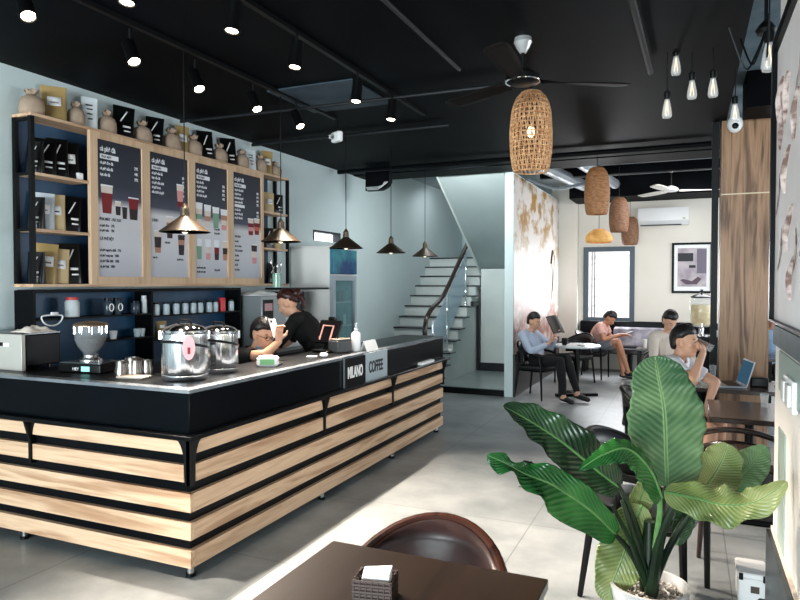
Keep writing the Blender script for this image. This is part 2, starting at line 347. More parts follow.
# ---------------------------------------------------------------- bar counter
CX=-2.515; CY=2.845; CXB=-3.0; CYB=3.32; YE=6.92; TOP=1.06
bar=thing('bar_counter','L shaped black bar counter clad in pale oak slats on steel feet','counter',(CX-.3,CY+.3,0))
def cpart(name,mb,mat,**k): return ob(name,mb,mat,bar,world=True,**k)
def L(mb,z0,z1,off=0,end=0):
    # L-shaped solid, off = outward offset of the two front faces
    return mb.prism([(XL+.01,CY-off),(CX+off,CY-off),(CX+off,YE+end),(CXB,YE+end),(CXB,CYB),(XL+.01,CYB)],'z',z0,z1)
cpart('core',L(MB(),.075,.79,-.03),BLACK)
cpart('ledge',L(MB(),.79,.815,.055,.09),M('black_gloss_top',(5,6,8),.3,c2=(9,11,14),scale=3,spec=.12),bevel=.006)
FAS=M('black_gloss_fascia',(3,5,8),.25,c2=(5,9,14),scale=2,spec=.09)
cpart('fascia',L(MB(),.815,TOP-.02),FAS,bevel=.004)
cpart('worktop',L(MB(),TOP-.02,TOP-.0008,-.07),M('worktop_black',(12,13,15),.4,c2=(20,22,25),scale=5,spec=.3))
cpart('edge_strip',MB().prism([(XL+.01,CY),(CX,CY),(CX,YE),(CX-.07,YE),(CX-.07,CY+.07),(XL+.01,CY+.07)],'z',TOP-.02,TOP),M('edge_grey',(92,98,104),.25,c2=(120,126,132),scale=5))
BXF=ony(31,430,CY).x
zs=[(.066,.163),(.222,.318),(.378,.482),(.544,.640),(.70,.772)]
for i,(z0,z1) in enumerate(zs):
    if i<3:
        cpart('slat',MB().box(XL+.01,CX+.0,CY,CY+.03,z0,z1),OAKX)
        cpart('slat',MB().box(CX-.03,CX,CY+.0301,YE,z0,z1),OAKY)
    else:
        for a,b in ((XL+.01,BXF-.01),(BXF+.01,CX-.045)) : cpart('slat',MB().box(a,b,CY,CY+.03,z0,z1),OAKX)
        for a,b in ((CY+.045,4.29),(4.31,5.54),(5.56,YE)): cpart('slat',MB().box(CX-.03,CX,a,b,z0,z1),OAKY)
def bracket(axis,c,two=True):
    # curved gusset under the ledge: profile flares out to the ledge
    mb=MB(); pl=[]
    h0,h1=.52,.79
    for k in range(9):
        t=k/8; pl.append((.012+.045*(1-math.sqrt(max(0,1-t*t))) ,h1-.13+.13*t))
    left=[(-p[0],p[1]) for p in pl]; poly=[(.012,h0)]+pl+list(reversed(left))+[(-.012,h0)]
    if axis=='y': poly=[(c[1]+p[0],p[1]) for p in poly]; mb.prism(poly,'x',CX-.028,CX+.012)
    else: poly=[(c[0]+p[0],p[1]) for p in poly]; mb.prism(poly,'y',CY-.012,CY+.028)
    # outward web
    if axis=='y': mb.prism([(CX,.66),(CX+.012,.66),(CX+.05,.79),(CX,.79)],'y',c[1]-.008,c[1]+.008)
    else: mb.prism([(CY,.66),(CY-.012,.66),(CY-.05,.79),(CY,.79)],'x',c[0]-.008,c[0]+.008)
    return mb
for c in (4.30,5.55): cpart('bracket',bracket('y',(CX,c)),BLKM)
cpart('bracket',bracket('y',(CX,YE+.0)),BLKM)
cpart('bracket',bracket('x',(BXF,CY)),BLKM)
# corner bracket flares on both faces
mb=MB()
pl=[(.03+.075*(1-math.sqrt(max(0,1-(k/8)**2))),.63+.16*k/8) for k in range(9)]
mb.prism([(CX+.004,.53),(CX-.03,.53)]+[(CX-p[0]-.005,p[1]) for p in pl]+[(CX+.004,.79)],'y',CY-.008,CY+.02)
mb.prism([(CY-.008,.53),(CY+.03,.53)]+[(CY+p[0]+.005,p[1]) for p in pl]+[(CY-.008,.79)],'x',CX-.02,CX+.008)
cpart('corner_bracket',mb,BLKM)
for (x,y) in ((-3.92,CY+.05),(CX-.045,CY+.05),(CX-.045,4.34),(CX-.045,5.63),(CX-.045,6.82),(-4.45,3.25),(-2.95,6.82),(-2.95,5.0)):
    f=cpart('leg',MB().lathe([(.022,.02),(.022,.075)],(x,y,0),14),STEEL)
    ob('foot_pad',MB().lathe([(.028,0),(.028,.02)],(x,y,0),14),BLKP,f,world=True)
# name sign on the counter
sg=thing('name_sign','black and silver two-part lettered sign fixed to the counter front','sign',(CX+.003,4.99,.93))
ob('black_plate',MB().box(.003,.012,-.39,-.02,-.115,.115),BLACK,sg); ob('silver_plate',MB().box(.003,.014,-.02,.41,-.115,.125),M('silver_plate',(190,204,212),.3,metal=.4),sg)
ob('edge_strip',MB().box(.003,.016,-.40,-.39,-.125,.12),M('edge_metal',(150,155,160),.3,metal=1),sg)
RX=(PI/2,0,PI/2)
text('lettering','MILANO',.125,M('letter_white',(240,240,240),.5),sg,(.013,-.34,-.045),RX,.001,.004,sx=.56)
text('lettering','COFFEE',.135,M('letter_dark',(30,32,36),.5),sg,(.0155,.035,-.045),RX,.001,.004,sx=.60)
# napkin / soap bar lying on ledge end
tag(ob('folded_cloth',MB().rbox((CX+.018,6.35,.83),.06,.36,.03,.01),PAPER),'small white folded cloth lying on the far end of counter ledge','cloth') 
# ---------------------------------------------------------------- things on the counter
def urn(label,loc,s,big):
    u=thing('steel_urn',label,'urn',loc,0,'steel tea urns on the counter corner')
    r=.125*s; h=.265*s
    ob('body',MB().lathe([(r*.96,0),(r,.01),(r,h*.12),(r*.985,h*.13),(r,h*.15),(r,h*.97),(r*.93,h)],(0,0,0),36),M('polished_urn_steel',(225,226,230),.09,metal=1,bump=.7,scale=4,stretch=(5,5,.15)),u)
    ob('lid',MB().lathe([(r*.95,h),(r*.97,h+.012),(r*.8,h+.03*s),(r*.4,h+.045*s),(0,h+.048*s)],(0,0,0),32),CHROME,u)
    ob('lid_knob',MB().tube([(-.05*s,0,h+.04*s),(-.035*s,0,h+.065*s),(.035*s,0,h+.065*s),(.05*s,0,h+.04*s)],.007,8),BLKP,u)
    for k in range(4):
        a=k*PI/2+.6; ob('clasp',MB().obox((math.cos(a)*(r+.006),math.sin(a)*(r+.006),h*.94),.012,.03,.05,(0,0,a)),STEEL,u)
    # sagging dark strap
    ob('strap',MB().tube([(math.cos(a)*(r+.003),math.sin(a)*(r+.003),h*.72-.03*math.sin(a*1)) for a in [2*PI*i/32 for i in range(32)]],.009,6,closed=True,flat=(.5,1)),BLKP,u)
    return u
u1=urn('larger polished steel urn with pink oval tag at the counter corner',(-2.83,3.165,TOP),1.1,True)
r=.125*1.1
tg=ob('oval_tag',MB().lathe([(.0,0),(.036,0),(.036,.004),(0,.004)],(0,0,0),24),M('pink_tag',(226,176,180),.6),u1)
tg.scale=(1,2,1); tg.rotation_euler=(PI/2,0,math.radians(50)); a=math.radians(50-90); tg.location=(math.cos(a)*(r+.014),math.sin(a)*(r+.014),.205)
e=ob('tag_print',MB().box(-.008,.008,-.018,.002,.004,.006),M('tag_red',(150,40,50),.6),tg)
u2=urn('smaller polished steel urn behind the one with the pink tag',(-2.86,3.52,TOP),1.0,False)
# glass hopper grinder on scale
gp=onz(91,371,TOP); gp.y-=.14
sc_=thing('flat_scale','low black machine base with lit label under the glass hopper','scale',(gp.x,gp.y+.14,TOP),math.radians(8))
ob('body',MB().rbox((0,0,.03),.34,.22,.06,.012),BLKP,sc_); ob('top_plate',MB().rbox((0,0,.064),.33,.21,.008,.01),M('brushed_dark',(120,124,128),.25,metal=1),sc_)
ob('badge',MB().box(.02,.085,-.113,-.11,.012,.045),M('teal_badge',(150,220,214),.5,emit=(150,220,214),es=.3),sc_)
text('lettering','HEY',.028,PAPER,sc_,(-.05,-.1115,.018),(PI/2,0,0),.0005)
gr=thing('coffee_grinder','coffee grinder with clear bean hopper and bronze lid on the counter','grinder',(gp.x,gp.y+.14,TOP+.069))
gr.scale=(.82,.82,.86); ob('collar',MB().lathe([(.09,0),(.09,.012),(.06,.03),(.06,.05),(.045,.055)],n=28),STEEL,gr)
ob('hopper',MB().lathe([(.045,.05),(.06,.06),(.105,.12),(.122,.17),(.125,.27),(.121,.27),(.118,.172),(.1,.125),(.055,.066),(.04,.056)],n=32),M('hopper_glass',(235,240,245),.05,alpha=.08,spec=.4),gr)
ob('beans',MB().lathe([(.036,.062),(.095,.122),(.114,.175),(.06,.195),(0,.2)],n=28),M('coffee_beans',(44,24,16),.4,c2=(20,12,8),scale=90,bump=.8),gr,label='roasted beans in the hopper')
ob('lid',MB().lathe([(.135,.272),(.135,.28),(.12,.295),(.04,.31),(0,.311)],n=32),M('bronze_lid',(124,104,84),.35,metal=.6),gr)
for a in [k*PI/5 for k in range(10)]: ob('hopper_rib',MB().tube([(math.cos(a)*.1245,math.sin(a)*.1245,.215),(math.cos(a)*.126,math.sin(a)*.126,.27)],.004,6),CHROME,gr)
# espresso machine seen from behind
em=thing('espresso_machine','espresso machine with pale steel back panel and black side at counter end','espresso machine',(-4.345,3.16,TOP)); em.scale=(1,1,.83)
ob('body',MB().box(-.26,.26,-.12,.15,.03,.29),BLKP,em,bevel=.01)
ob('back_panel',MB().box(-.265,.262,-.15,-.12,.0,.295),M('pale_steel',(188,184,176),.4,metal=.2),em,bevel=.004)
ob('cup_rail',MB().box(-.25,.26,-.12,.15,.29,.30),M('brushed_dark',(120,124,128),.25),em)
ob('badge',MB().box(.02,.085,-.1545,-.1505,.195,.225),BLKP,em); ob('badge',MB().box(.085,.145,-.1545,-.1505,.193,.222),PAPER,em)
for x in (-.22,.22): ob('foot',MB().lathe([(.02,0),(.02,.03)],(x,.1,0),12),BLKP,em)
def cloth(name,label,cat,c,sx,sy,h,mat,rz=0,seed=1,group=None):
    n=18; P=[]
    for i in range(n):
        row=[]
        for j in range(n):
            u=i/(n-1)*2-1;v=j/(n-1)*2-1; e=(1-abs(u)**3)*(1-abs(v)**3)
            row.append(Vector((u*sx/2,v*sy/2,max(.003,h*e*(.55+.6*mnoise.noise(Vector((u*2.3+seed,v*2.3,seed))))))))
        P.append(row)
    mb=MB().grid(P); o=ob(name,mb,mat,smooth=60,solid=.004); o.location=c; o.rotation_euler=(0,0,rz); return tag(o,label,cat,group)
CL=M('cream_cloth',(228,214,200),.9)
cloth('dish_cloth','cream crumpled cloth lying on top of the espresso machine','cloth',(-4.16,3.16,TOP+.252),.2,.2,.06,CL,0,3)
# steel cups
CUPM=M('pitcher_steel',(140,134,128),.28,metal=1)
def pitcher(label,loc,rz=0,s=1,mat=CUPM):
    t=thing('milk_pitcher',label,'pitcher',loc,rz,'steel pitchers on the worktop')
    ob('body',MB().lathe([(.036*s,0),(.04*s,.004),(.041*s,.03*s),(.034*s,.075*s),(.036*s,.1*s),(.033*s,.1*s),(.031*s,.07*s),(.036*s,.03*s),(.03*s,.008)],n=22),mat,t)
    ob('handle',MB().tube(spline([(.034*s,0,.09*s),(.065*s,0,.085*s),(.062*s,0,.04*s),(.04*s,0,.02*s)],10),.004*s,6),mat,t)
    return t
for i,(px,s,lab) in enumerate(((119,1.0,'steel milk pitcher nearest the glass hopper'),(126,1.15,'tall steel milk pitcher with copper reflection'),(134,1.0,'steel milk pitcher right of the tall one'),(141,.95,'small steel milk pitcher at the end of the row'))):
    p=onz(px,377-.5*i,TOP); pitcher(lab,(p.x,p.y+.02+.03*(i%2),TOP),i*1.3,s)
p=onz(134,378,TOP)
tag(ob('serving_tray',MB().rbox((p.x,p.y,TOP+.008),.19,.11,.014,.012,(0,0,.15)),M('tray_white',(180,170,160),.6)),'white flat tray on the counter before the steel pitchers','tray')
# right arm: sanitizer, card stand, tissue etc.
def bottle(label,loc,name='pump_bottle',col=WHITE,s=1):
    t=thing(name,label,'bottle',loc,math.radians(-60))
    ob('body',MB().lathe([(.034*s,0),(.036*s,.01),(.036*s,.125*s),(.03*s,.14*s),(.013*s,.148*s),(.013*s,.16*s)],n=20),col,t)
    ob('pump',MB().lathe([(.015*s,.16*s),(.015*s,.172*s),(.005*s,.175*s),(.005*s,.2*s),(.012*s,.202*s),(.012*s,.21*s),(0,.212*s)],n=14).tube([(0,0,.205*s),(-.035*s,0,.203*s),(-.042*s,0,.195*s)],.005*s,6),col,t)
    return t
bottle('white pump bottle of sanitizer standing on the counter top',(CX-.13,onx(356,350,CX-.13).y,TOP),s=1.15)
p=onx(370,350,CX-.05)
t=thing('card_stand','white folded card stand beside the sanitizer bottle','card stand',(CX-.055,p.y,TOP),math.radians(90))
ob('card',MB().prism([(-.035,0),(-.03,0),(.0,.08),(.03,0),(.035,0),(.002,.088),(-.002,.088)],'x',-.11,.11),PAPER,t)
# POS terminal
pp=W(325,352,6.35)
t=thing('cash_register_screen','black tablet style cash register tilted on its stand','cash register',(-2.84,onx(327,340,-2.84).y,TOP),math.radians(-14))
ob('base',MB().rbox((0,0,.012),.2,.2,.024,.02),BLKP,t)
ob('stand',MB().prism([(-.02,.02),(.03,.02),(.06,.15),(.03,.16)],'x',-.03,.03),BLKP,t)
s_=ob('screen',MB().rbox((0,0,0),.25,.03,.21,.01,(0,0,0)),BLKP,t); s_.location=(0,.02,.17); s_.rotation_euler=(math.radians(-24),0,0)
ob('hinge_frame',MB().tube([(-.06,-.02,-.08),(-.06,-.02,.05),(.06,-.02,.05),(.06,-.02,-.08)],.008,6),M('reddish_light_trim',(214,160,150),.4),s_)
ob('camera',MB().rbox((0,0,.12),.07,.04,.03,.008),BLKP,s_)
t=thing('receipt_printer','grey rounded receipt printer beside the cash register','printer',(-2.72,onx(337,340,-2.72).y+.05,TOP),math.radians(-20))
ob('body',MB().rbox((0,0,.055),.14,.16,.11,.02),M('printer_grey',(66,69,72),.5),t); ob('lid',MB().rbox((0,0,.115),.13,.15,.012,.02),M('printer_tan',(150,136,122),.5),t)
# small things on arm near baristas
p=onz(268,374,TOP); 
t=thing('napkin_pack','white plastic pack of tissues with green and pink print on the counter','tissues',(-2.74,p.y*(-2.74)/p.x,TOP),.5)
ob('pack',MB().rbox((0,0,.035),.15,.1,.07,.02),WHITE,t); ob('print',MB().box(-.05,.05,-.052,-.05,.015,.055),M('green_print',(120,180,120),.6),t); ob('flap',MB().rbox((0,0,.072),.08,.05,.01,.01),M('pink_print',(224,140,150),.6),t)
tag(ob('steel_plate',MB().lathe([(.0,0),(.07,.002),(.1,.012),(.1,.016),(.06,.006),(0,.005)],(-2.78,3.98,TOP),24),STEEL),'shallow steel plate on the counter in front of the barista with phone','plate')
tag(ob('foil_lid',MB().rbox((-2.74,4.5,TOP+.006),.08,.06,.012,.01),PAPER),'small white sachet on the counter beside the tissue pack','sachet')
tag(ob('crumpled_tissue',MB().ell((-2.66,4.55,TOP+.018),.035,.03,.02),PAPER),'crumpled white tissue on the counter near the cash register','tissue')
# ---------------------------------------------------------------- wall shelving, menu boards
XF=-4.39
Y0,Y1,Y2,Y3=3.335,3.84,6.17,6.70
ZB,ZT=1.62,2.87
sh=thing('wall_shelving','long oak topped black wall shelf unit holding coffee bags','shelf',(-4.5,5.0,ZB))
def sp(name,mb,mat,**k): return ob(name,mb,mat,sh,world=True,**k)
sp('top_board',MB().box(XL+.005,XF,Y0,Y3,ZT,ZT+.022),OAKY)
for z in (2.05,2.462):
    sp('shelf_board',MB().box(XL+.03,XF,Y0+.03,Y1-.01,z-.022,z),OAKY); sp('shelf_board',MB().box(XL+.03,XF,Y2+.01,Y3-.03,z-.022,z),OAKY)
sp('bottom_board',MB().box(XL+.005,XF,Y0,Y3-.03,ZB-.0,ZB+.022),OAKY)
for (y,x) in ((Y0,XL+.005),(Y0,XF-.035),(Y3-.03,XL+.005),(Y3-.03,XF-.03)):
    sp('frame_post',MB().box(x,x+.034,y,y+.03,ZB+.022,ZT),BLKM)
sp('back_panel',MB().box(XL+.002,XL+.012,Y0+.03,4.45,ZB+.022,ZT),NAVY); sp('back_panel',MB().box(XL+.002,XL+.012,Y2,Y3-.15,ZB+.022,ZT),NAVY)
for z in (2.03,2.44,2.84): sp('side_rail',MB().box(XL+.04,XF-.035,Y0,Y0+.02,z,z+.02),BLKM)
# four menu boards
def print_mat(name,seed,split,top,bot):
    m=bpy.data.materials.new(name); m.use_nodes=True; nt=m.node_tree;N=nt.nodes;L_=nt.links;b=N['Principled BSDF']; b.inputs['Roughness'].default_value=.45
    tc=N.new('ShaderNodeTexCoord'); s=N.new('ShaderNodeSeparateXYZ'); L_.new(tc.outputs['Object'],s.inputs[0])
    cr=N.new('ShaderNodeValToRGB'); mr=N.new('ShaderNodeMapRange'); mr.inputs[1].default_value=0; mr.inputs[2].default_value=1.2; L_.new(s.outputs[2],mr.inputs[0]); L_.new(mr.outputs[0],cr.inputs[0])
    e=cr.color_ramp.elements; e[0].position=0; e[0].color=lin((172,172,182)); e[1].position=1; e[1].color=lin(top)
    for p_,c_ in ((.28,(206,206,212)),(split-.03,(214,212,216)),(split+.03,(58,64,84)),(split+.12,(34,40,58))): x=e.new(p_); x.color=lin(c_)
    L_.new(cr.outputs[0],b.inputs['Base Color']); return m
TXD=M('print_dark',(40,40,46),.6); TXW=M('print_white',(236,236,240),.6)
def cup(parent,y,z,w,h,cols,kind='printed_drink'):
    # a printed drink: flat tapered tumbler with coloured layers, lies on the board
    n=len(cols); first=None
    for i,c in enumerate(cols):
        a=i/n;b_=(i+1)/n; wa=w*(.36+.14*a);wb=w*(.36+.14*b_)
        o=ob(kind if first is None else 'layer',MB().prism([(y-wa,z+h*a),(y+wa,z+h*a),(y+wb,z+h*b_),(y-wb,z+h*b_)],'x',.0205,.0225),c,parent if first is None else first); first=first or o
    ob('rim',MB().prism([(y-w*.52,z+h),(y+w*.52,z+h),(y+w*.5,z+h*1.06),(y-w*.5,z+h*1.06)],'x',.0205,.0228),TXW,first)
RED=M('print_red',(124,22,28),.6); COLA=M('print_cola',(46,30,34),.6); CRM=M('print_cream',(222,206,196),.6); GRNP=M('print_green',(126,160,136),.6); PNK=M('print_pink',(214,150,150),.6); TAN=M('print_tan',(180,130,110),.6); ORG=M('print_orange',(200,90,60),.6)
BW=(Y2-Y1)/4
cfg=[dict(label='leftmost menu board showing a red iced drink and two small black cups',split=.56),
     dict(label='second menu board from left, behind the nearest copper lamp, with three small drinks',split=.54),
     dict(label='third menu board from left showing four tall bottle drinks above four cups',split=.53),
     dict(label='rightmost menu board showing two red drinks and one pink cup',split=.50)]
for i,cf in enumerate(cfg):
    ya=Y1+i*BW; b=thing('menu_board',cf['label'],'menu board',(XF-.02,ya,ZB+.022),0,'menu boards on the left wall')
    hh=ZT-ZB-.022
    fw=.05 if i else .07
    ob('frame',MB().box(0,.035,0,fw,0,hh).box(0,.035,BW-.04,BW,0,hh).box(0,.035,fw,BW-.04,0,.06).box(0,.035,fw,BW-.04,hh-.055,hh),OAKZ,b)
    pr=ob('print',MB().box(.01,.02,fw,BW-.04,.06,hh-.055),print_mat('menu_print_%d'%i,i,cf['split'],(20,24,38),(200,200,208)),b)
    def line(y,z,w,mat=TXW,h=.012): return MB().box(.0203,.0212,y,y+w,z,z+h)
    def T(s_,y,z,size,mat,bold=0,sx=.8): text('lettering',s_,size,mat,b,(.0207,y,z),RX,.0006,bold,sx=sx)
    y_=fw+.035
    T('cà phê đá',y_,1.085,.056,TXW,.0015,.72)
    pill=ob('pill',MB().prism([(y_,1.022),(y_+.19,1.022),(y_+.19,1.06),(y_,1.06)],'x',.0203,.021),TXW,b); T('PHA MÁY',y_+.015,1.03,.03,TXD,.001)
    names=['cà phê đen đá','cà phê sữa đá','bạc xỉu đá','cà phê sữa tươi','cà phê kem','sữa tươi cà phê','cacao nóng đá','trà sữa đá']
    n=[3,5,4,7][i]
    for k in range(n):
        z=.98-k*(.048 if i==0 else .042)-(.04 if (i==3 and k>3) else 0)
        T(names[(k+i)%8],y_,z,.033,TXW,.001,.7)
        T('%dK'%(29+5*((k*3+i)%4)),BW-.04-.075,z,.034,TXW,.001,.7)
    if i==3: ob('pill',MB().prism([(y_,.81),(y_+.17,.81),(y_+.17,.84),(y_,.84)],'x',.0203,.021),TXW,b)
    lower=[('PHA MÁY - ĐÁ XAY',.52),('cà phê đen    29K',.47),('cà phê sữa    35K',.43),('CÀ PHÊ BỘT',.36),('cà phê nguyên chất   99K',.27),('cà phê rang xay   120K',.225),('cà phê đặc biệt   150K',.18),('cà phê hạt   180K',.135)]
    if i==0:
        for s_,z in lower: T(s_,y_-.01,z,.034 if z in (.52,.36) else .028,TXD,.001,.75)
        cup(b,fw+.10,.58,.12,.22,[RED,RED,RED,CRM]); cup(b,BW-.04-.09,.55,.11,.18,[COLA,COLA,RED,RED])
        cup(b,fw+.215,.575,.06,.11,[COLA,COLA,CRM]); cup(b,fw+.285,.55,.055,.10,[COLA,COLA,TXD])
    if i==1:
        for k,(yy,zz,cs) in enumerate(((.13,.28,[TAN,COLA,COLA,CRM]),(.28,.42,[COLA,TAN,TAN,CRM]),(.43,.27,[COLA,COLA,TAN,COLA]))): cup(b,yy+.02,zz,.09,.19,cs); T(['bạc xỉu','sữa tươi','cà phê kem'][k],yy-.04,zz-.05,.026,TXD,.001,.7)
        cup(b,.44,.72,.09,.2,[RED,PNK,PNK,CRM]); T('LẠNH',y_,.56,.034,TXD,.001)
    if i==2:
        for k,cs in enumerate(([CRM,GRNP,CRM,TXW],[CRM,TAN,CRM,TXW],[GRNP,GRNP,GRNP,TXW],[PNK,CRM,TAN,TXW])):
            cup(b,.115+k*.125,.58-.01*k,.10,.2,cs); cup(b,.115+k*.13,.24,.08,.19,[[GRNP,GRNP,TXW],[PNK,CRM,TXW],[COLA,RED,TXW],[TAN,COLA,CRM]][k])
        for k in range(3): T('trà sữa trân châu',.08,.53-k*.03 if k<1 else .19-k*.04,.026,TXD,.001,.7); T('đá xay 45K',.34,.54-k*.04 if k<2 else .13,.026,TXD,.001,.7)
    if i==3:
        cup(b,.36,.53,.10,.17,[RED,PNK,RED,CRM]); cup(b,.47,.54,.10,.17,[RED,ORG,RED,CRM]); cup(b,.42,.22,.10,.2,[PNK,CRM,COLA])
        for k in range(8): T(['TRÀ ĐÀO','trà vải','trà sen vàng','TRÀ CHANH','trà dâu','trà xoài','trà ổi','trà gừng'][k],y_,.49-k*.05,.03,TXD,.001,.75)
# coffee bags
KRAFT=M('kraft_sack',(150,128,110),.9,c2=(170,148,128),scale=12,bump=.3)
def sack_mesh(seed,w=.15,h=.2,d=.1):
    rnd=random.Random(seed); n=22; prof=[(.42,0),(.5,.04),(.52,.25),(.5,.5),(.42,.68),(.2,.8),(.14,.84),(.22,.9),(.26,1.0)]
    vs=[];mb=MB(); fs=[]
    for i,(r,z) in enumerate(prof):
        for k in range(n):
            a=2*PI*k/n; q=1+.1*mnoise.noise(Vector((math.cos(a)*1.7+seed,math.sin(a)*1.7,z*3)))+(.18*math.sin(a*7+seed) if z>.8 else 0)
            se=.75; c_=math.copysign(abs(math.cos(a))**se,math.cos(a)); s_=math.copysign(abs(math.sin(a))**se,math.sin(a))
            vs.append(Vector((s_*r*d*q,c_*r*w*q,z*h+(.015*math.sin(a*5+seed) if z>.95 else 0))))
    K=len(prof)
    for i in range(K-1):
        for k in range(n): fs.append((i*n+k,i*n+(k+1)%n,(i+1)*n+(k+1)%n,(i+1)*n+k))
    fs.append(tuple(range(n))); fs.append(tuple(range((K-1)*n,K*n)))
    return mb.add(vs,fs)
def sack(label,loc,w,h,rz,seed,group):
    t=thing('burlap_sack',label,'sack',loc,rz,group); ob('bag',sack_mesh(seed,w,h,.15),KRAFT,t,smooth=70)
    ob('tie',MB().tube([(math.cos(a)*.15*.17,math.sin(a)*w*.2,h*.81) for a in [2*PI*i/14 for i in range(14)]],.004,5,closed=True),M('twine',(120,92,66),.9),t)
    return t
POUCH={'black':M('black_pouch',(9,9,10),.28,spec=.5),'gold':M('gold_pouch',(166,140,92),.35,c2=(148,122,76),scale=6),'tan':M('tan_pouch',(196,172,130),.5),'silver':M('silver_pouch',(196,204,212),.35),'white':M('white_pouch',(222,228,230),.4)}
def pouch_mesh(w,h,d):
    n=24; lv=[(0,.5,1),(.05,.55,1),(.3,.5,.98),(.6,.3,.97),(.85,.1,.98),(1,.03,1)]; vs=[];fs=[]
    for z,dd,ww in lv:
        for k in range(n):
            a=2*PI*k/n; c_=math.copysign(abs(math.cos(a))**.5,math.cos(a)); s_=math.copysign(abs(math.sin(a))**.8,math.sin(a)); vs.append(Vector((s_*dd*d,c_*w/2*ww,z*h)))
    for i in range(len(lv)-1):
        for k in range(n): fs.append((i*n+k,i*n+(k+1)%n,(i+1)*n+(k+1)%n,(i+1)*n+k))
    fs.append(tuple(range(n))); fs.append(tuple(range((len(lv)-1)*n,len(lv)*n)))
    return MB().add(vs,fs)
def pouch(label,loc,w,h,rz,kind,deco,group,tilt=0):
    t=thing('coffee_pouch',label,'coffee bag',loc,rz,group); d=.07
    bmat=POUCH[kind]; b=ob('bag',pouch_mesh(w,h,d),bmat,t,smooth=60)
    b.rotation_euler=(random.uniform(-.09,.05),tilt,0)
    def stick(name,y0,y1,z0,z1,mat,sl=0):
        # follows the bulging front face
        def X(z): 
            q=z/h; return d*(.55-.45*max(0,(q-.2))/.8)*.98+.004
        P=[[Vector((X(z0+(z1-z0)*i/4),y0+(y1-y0)*j+sl*(i/4),z0+(z1-z0)*i/4)) for j in (0,1)] for i in range(5)]
        return ob(name,MB().grid(P),mat,b,solid=.0015)
    if deco=='label': stick('label_patch',-w*.25,w*.28,h*.42,h*.68,PAPER); stick('label_print',-w*.15,w*.18,h*.5,h*.54,TXD)
    if deco=='stripe': stick('white_stripe',-w*.2,-w*.13,h*.5,h*.85,PAPER,w*.3); stick('label_patch',-w*.05,w*.3,h*.33,h*.39,PAPER); stick('label_patch',-w*.0,w*.3,h*.2,h*.24,PAPER)
    if deco=='both': stick('gold_panel',-w*.4,w*.4,h*.1,h*.6,POUCH['gold']); stick('label_patch',-w*.2,w*.25,h*.6,h*.78,PAPER)
    if deco=='text':
        for k,zz in enumerate((.72,.6,.45,.3)): stick('label_print',-w*(.3-.05*k),w*.1,h*zz,h*(zz+.04),TXD,.01)
    return t
GT='coffee bags on top of the shelf unit'
zt=ZT+.022
top=[('s',32,.165,.185,'first burlap sack on the shelf top, at its left end'),('p',54,.17,.25,'gold',"label",'gold coffee pouch with white label between the first two sacks'),
 ('s',76,.13,.185,'second burlap sack from the left on the shelf top'),('p',89,.12,.25,'white','text','white pouch with slanted black print on the shelf top'),
 ('s',107,.14,.19,'third burlap sack from left, right of the white pouch'),('p',122,.17,.26,'black','stripe','first black pouch from left on the shelf top, beside the third sack'),
 ('s',142,.16,.19,'fourth burlap sack from left, over the first menu board edge'),('p',153,.15,.25,'black','stripe','second black pouch from left on the shelf top'),
 ('s',171,.17,.2,'fifth burlap sack from left, near the nearest copper lamp cord'),('p',181,.13,.25,'gold','label','gold pouch behind the nearest copper lamp cord'),
 ('s',193,.16,.2,'sixth burlap sack from left, above the third menu board'),('p',206,.16,.27,'black','stripe','third black pouch from left on the shelf top'),
 ('s',219,.16,.19,'seventh burlap sack from left on the shelf top'),('p',229,.16,.27,'black','stripe','fourth black pouch from left on the shelf top'),
 ('s',241,.16,.19,'eighth burlap sack from left, above the fourth menu board'),('p',250,.13,.22,'white','text','pale pouch near the right end of the shelf top'),
 ('s',260,.13,.2,'ninth burlap sack from left, right of the pale pouch'),('p',266,.13,.26,'gold','label','gold pouch near the right end of the shelf top'),('s',274,.16,.17,'last burlap sack at the right end of the shelf top')]
for i,e in enumerate(top):
    xx=-4.49 if e[0]=='s' else -4.50
    p=onx(e[1],130,xx); rz=random.uniform(-.2,.2)
    if e[0]=='s': sack(e[4],(xx,p.y,zt),e[2],e[3],rz-.3,i*3.1,GT)
    else: pouch(e[6],(xx,p.y,zt),e[2]*1.08,e[3]*1.1,rz-.5,e[4],e[5],GT,-.06)
GS='coffee bags on the open left shelves'
rows=[(2.462,[(44,.15,.24,'black','stripe','black striped pouch at the left of the top left shelf'),(58,.14,.26,'black','stripe','black striped pouch in the middle of the top left shelf'),(69,.15,.25,'black','label','black pouch with white square label on the top left shelf')]),
      (2.05,[(42,.15,.24,'silver','label','silver grey pouch on the middle left shelf'),(55,.13,.24,'tan','label','tan pouch with white label on the middle left shelf'),(70,.14,.24,'black','stripe','black pouch at the right of the middle left shelf')]),
      (ZB+.022,[(44,.14,.26,'gold','label','gold pouch with large label on the bottom left shelf'),(58,.12,.23,'tan','label','tan pouch standing right of the gold one on the bottom shelf'),(70,.15,.27,'black','stripe','black pouch at the right of the bottom left shelf')])]
for z,es in rows:
    for px,w,h,k,dc,lab in es:
        p=onx(px,200,-4.50); pouch(lab,(-4.50,p.y,z),w*1.12,h*1.2,-.5,k,dc,GS,-.1)
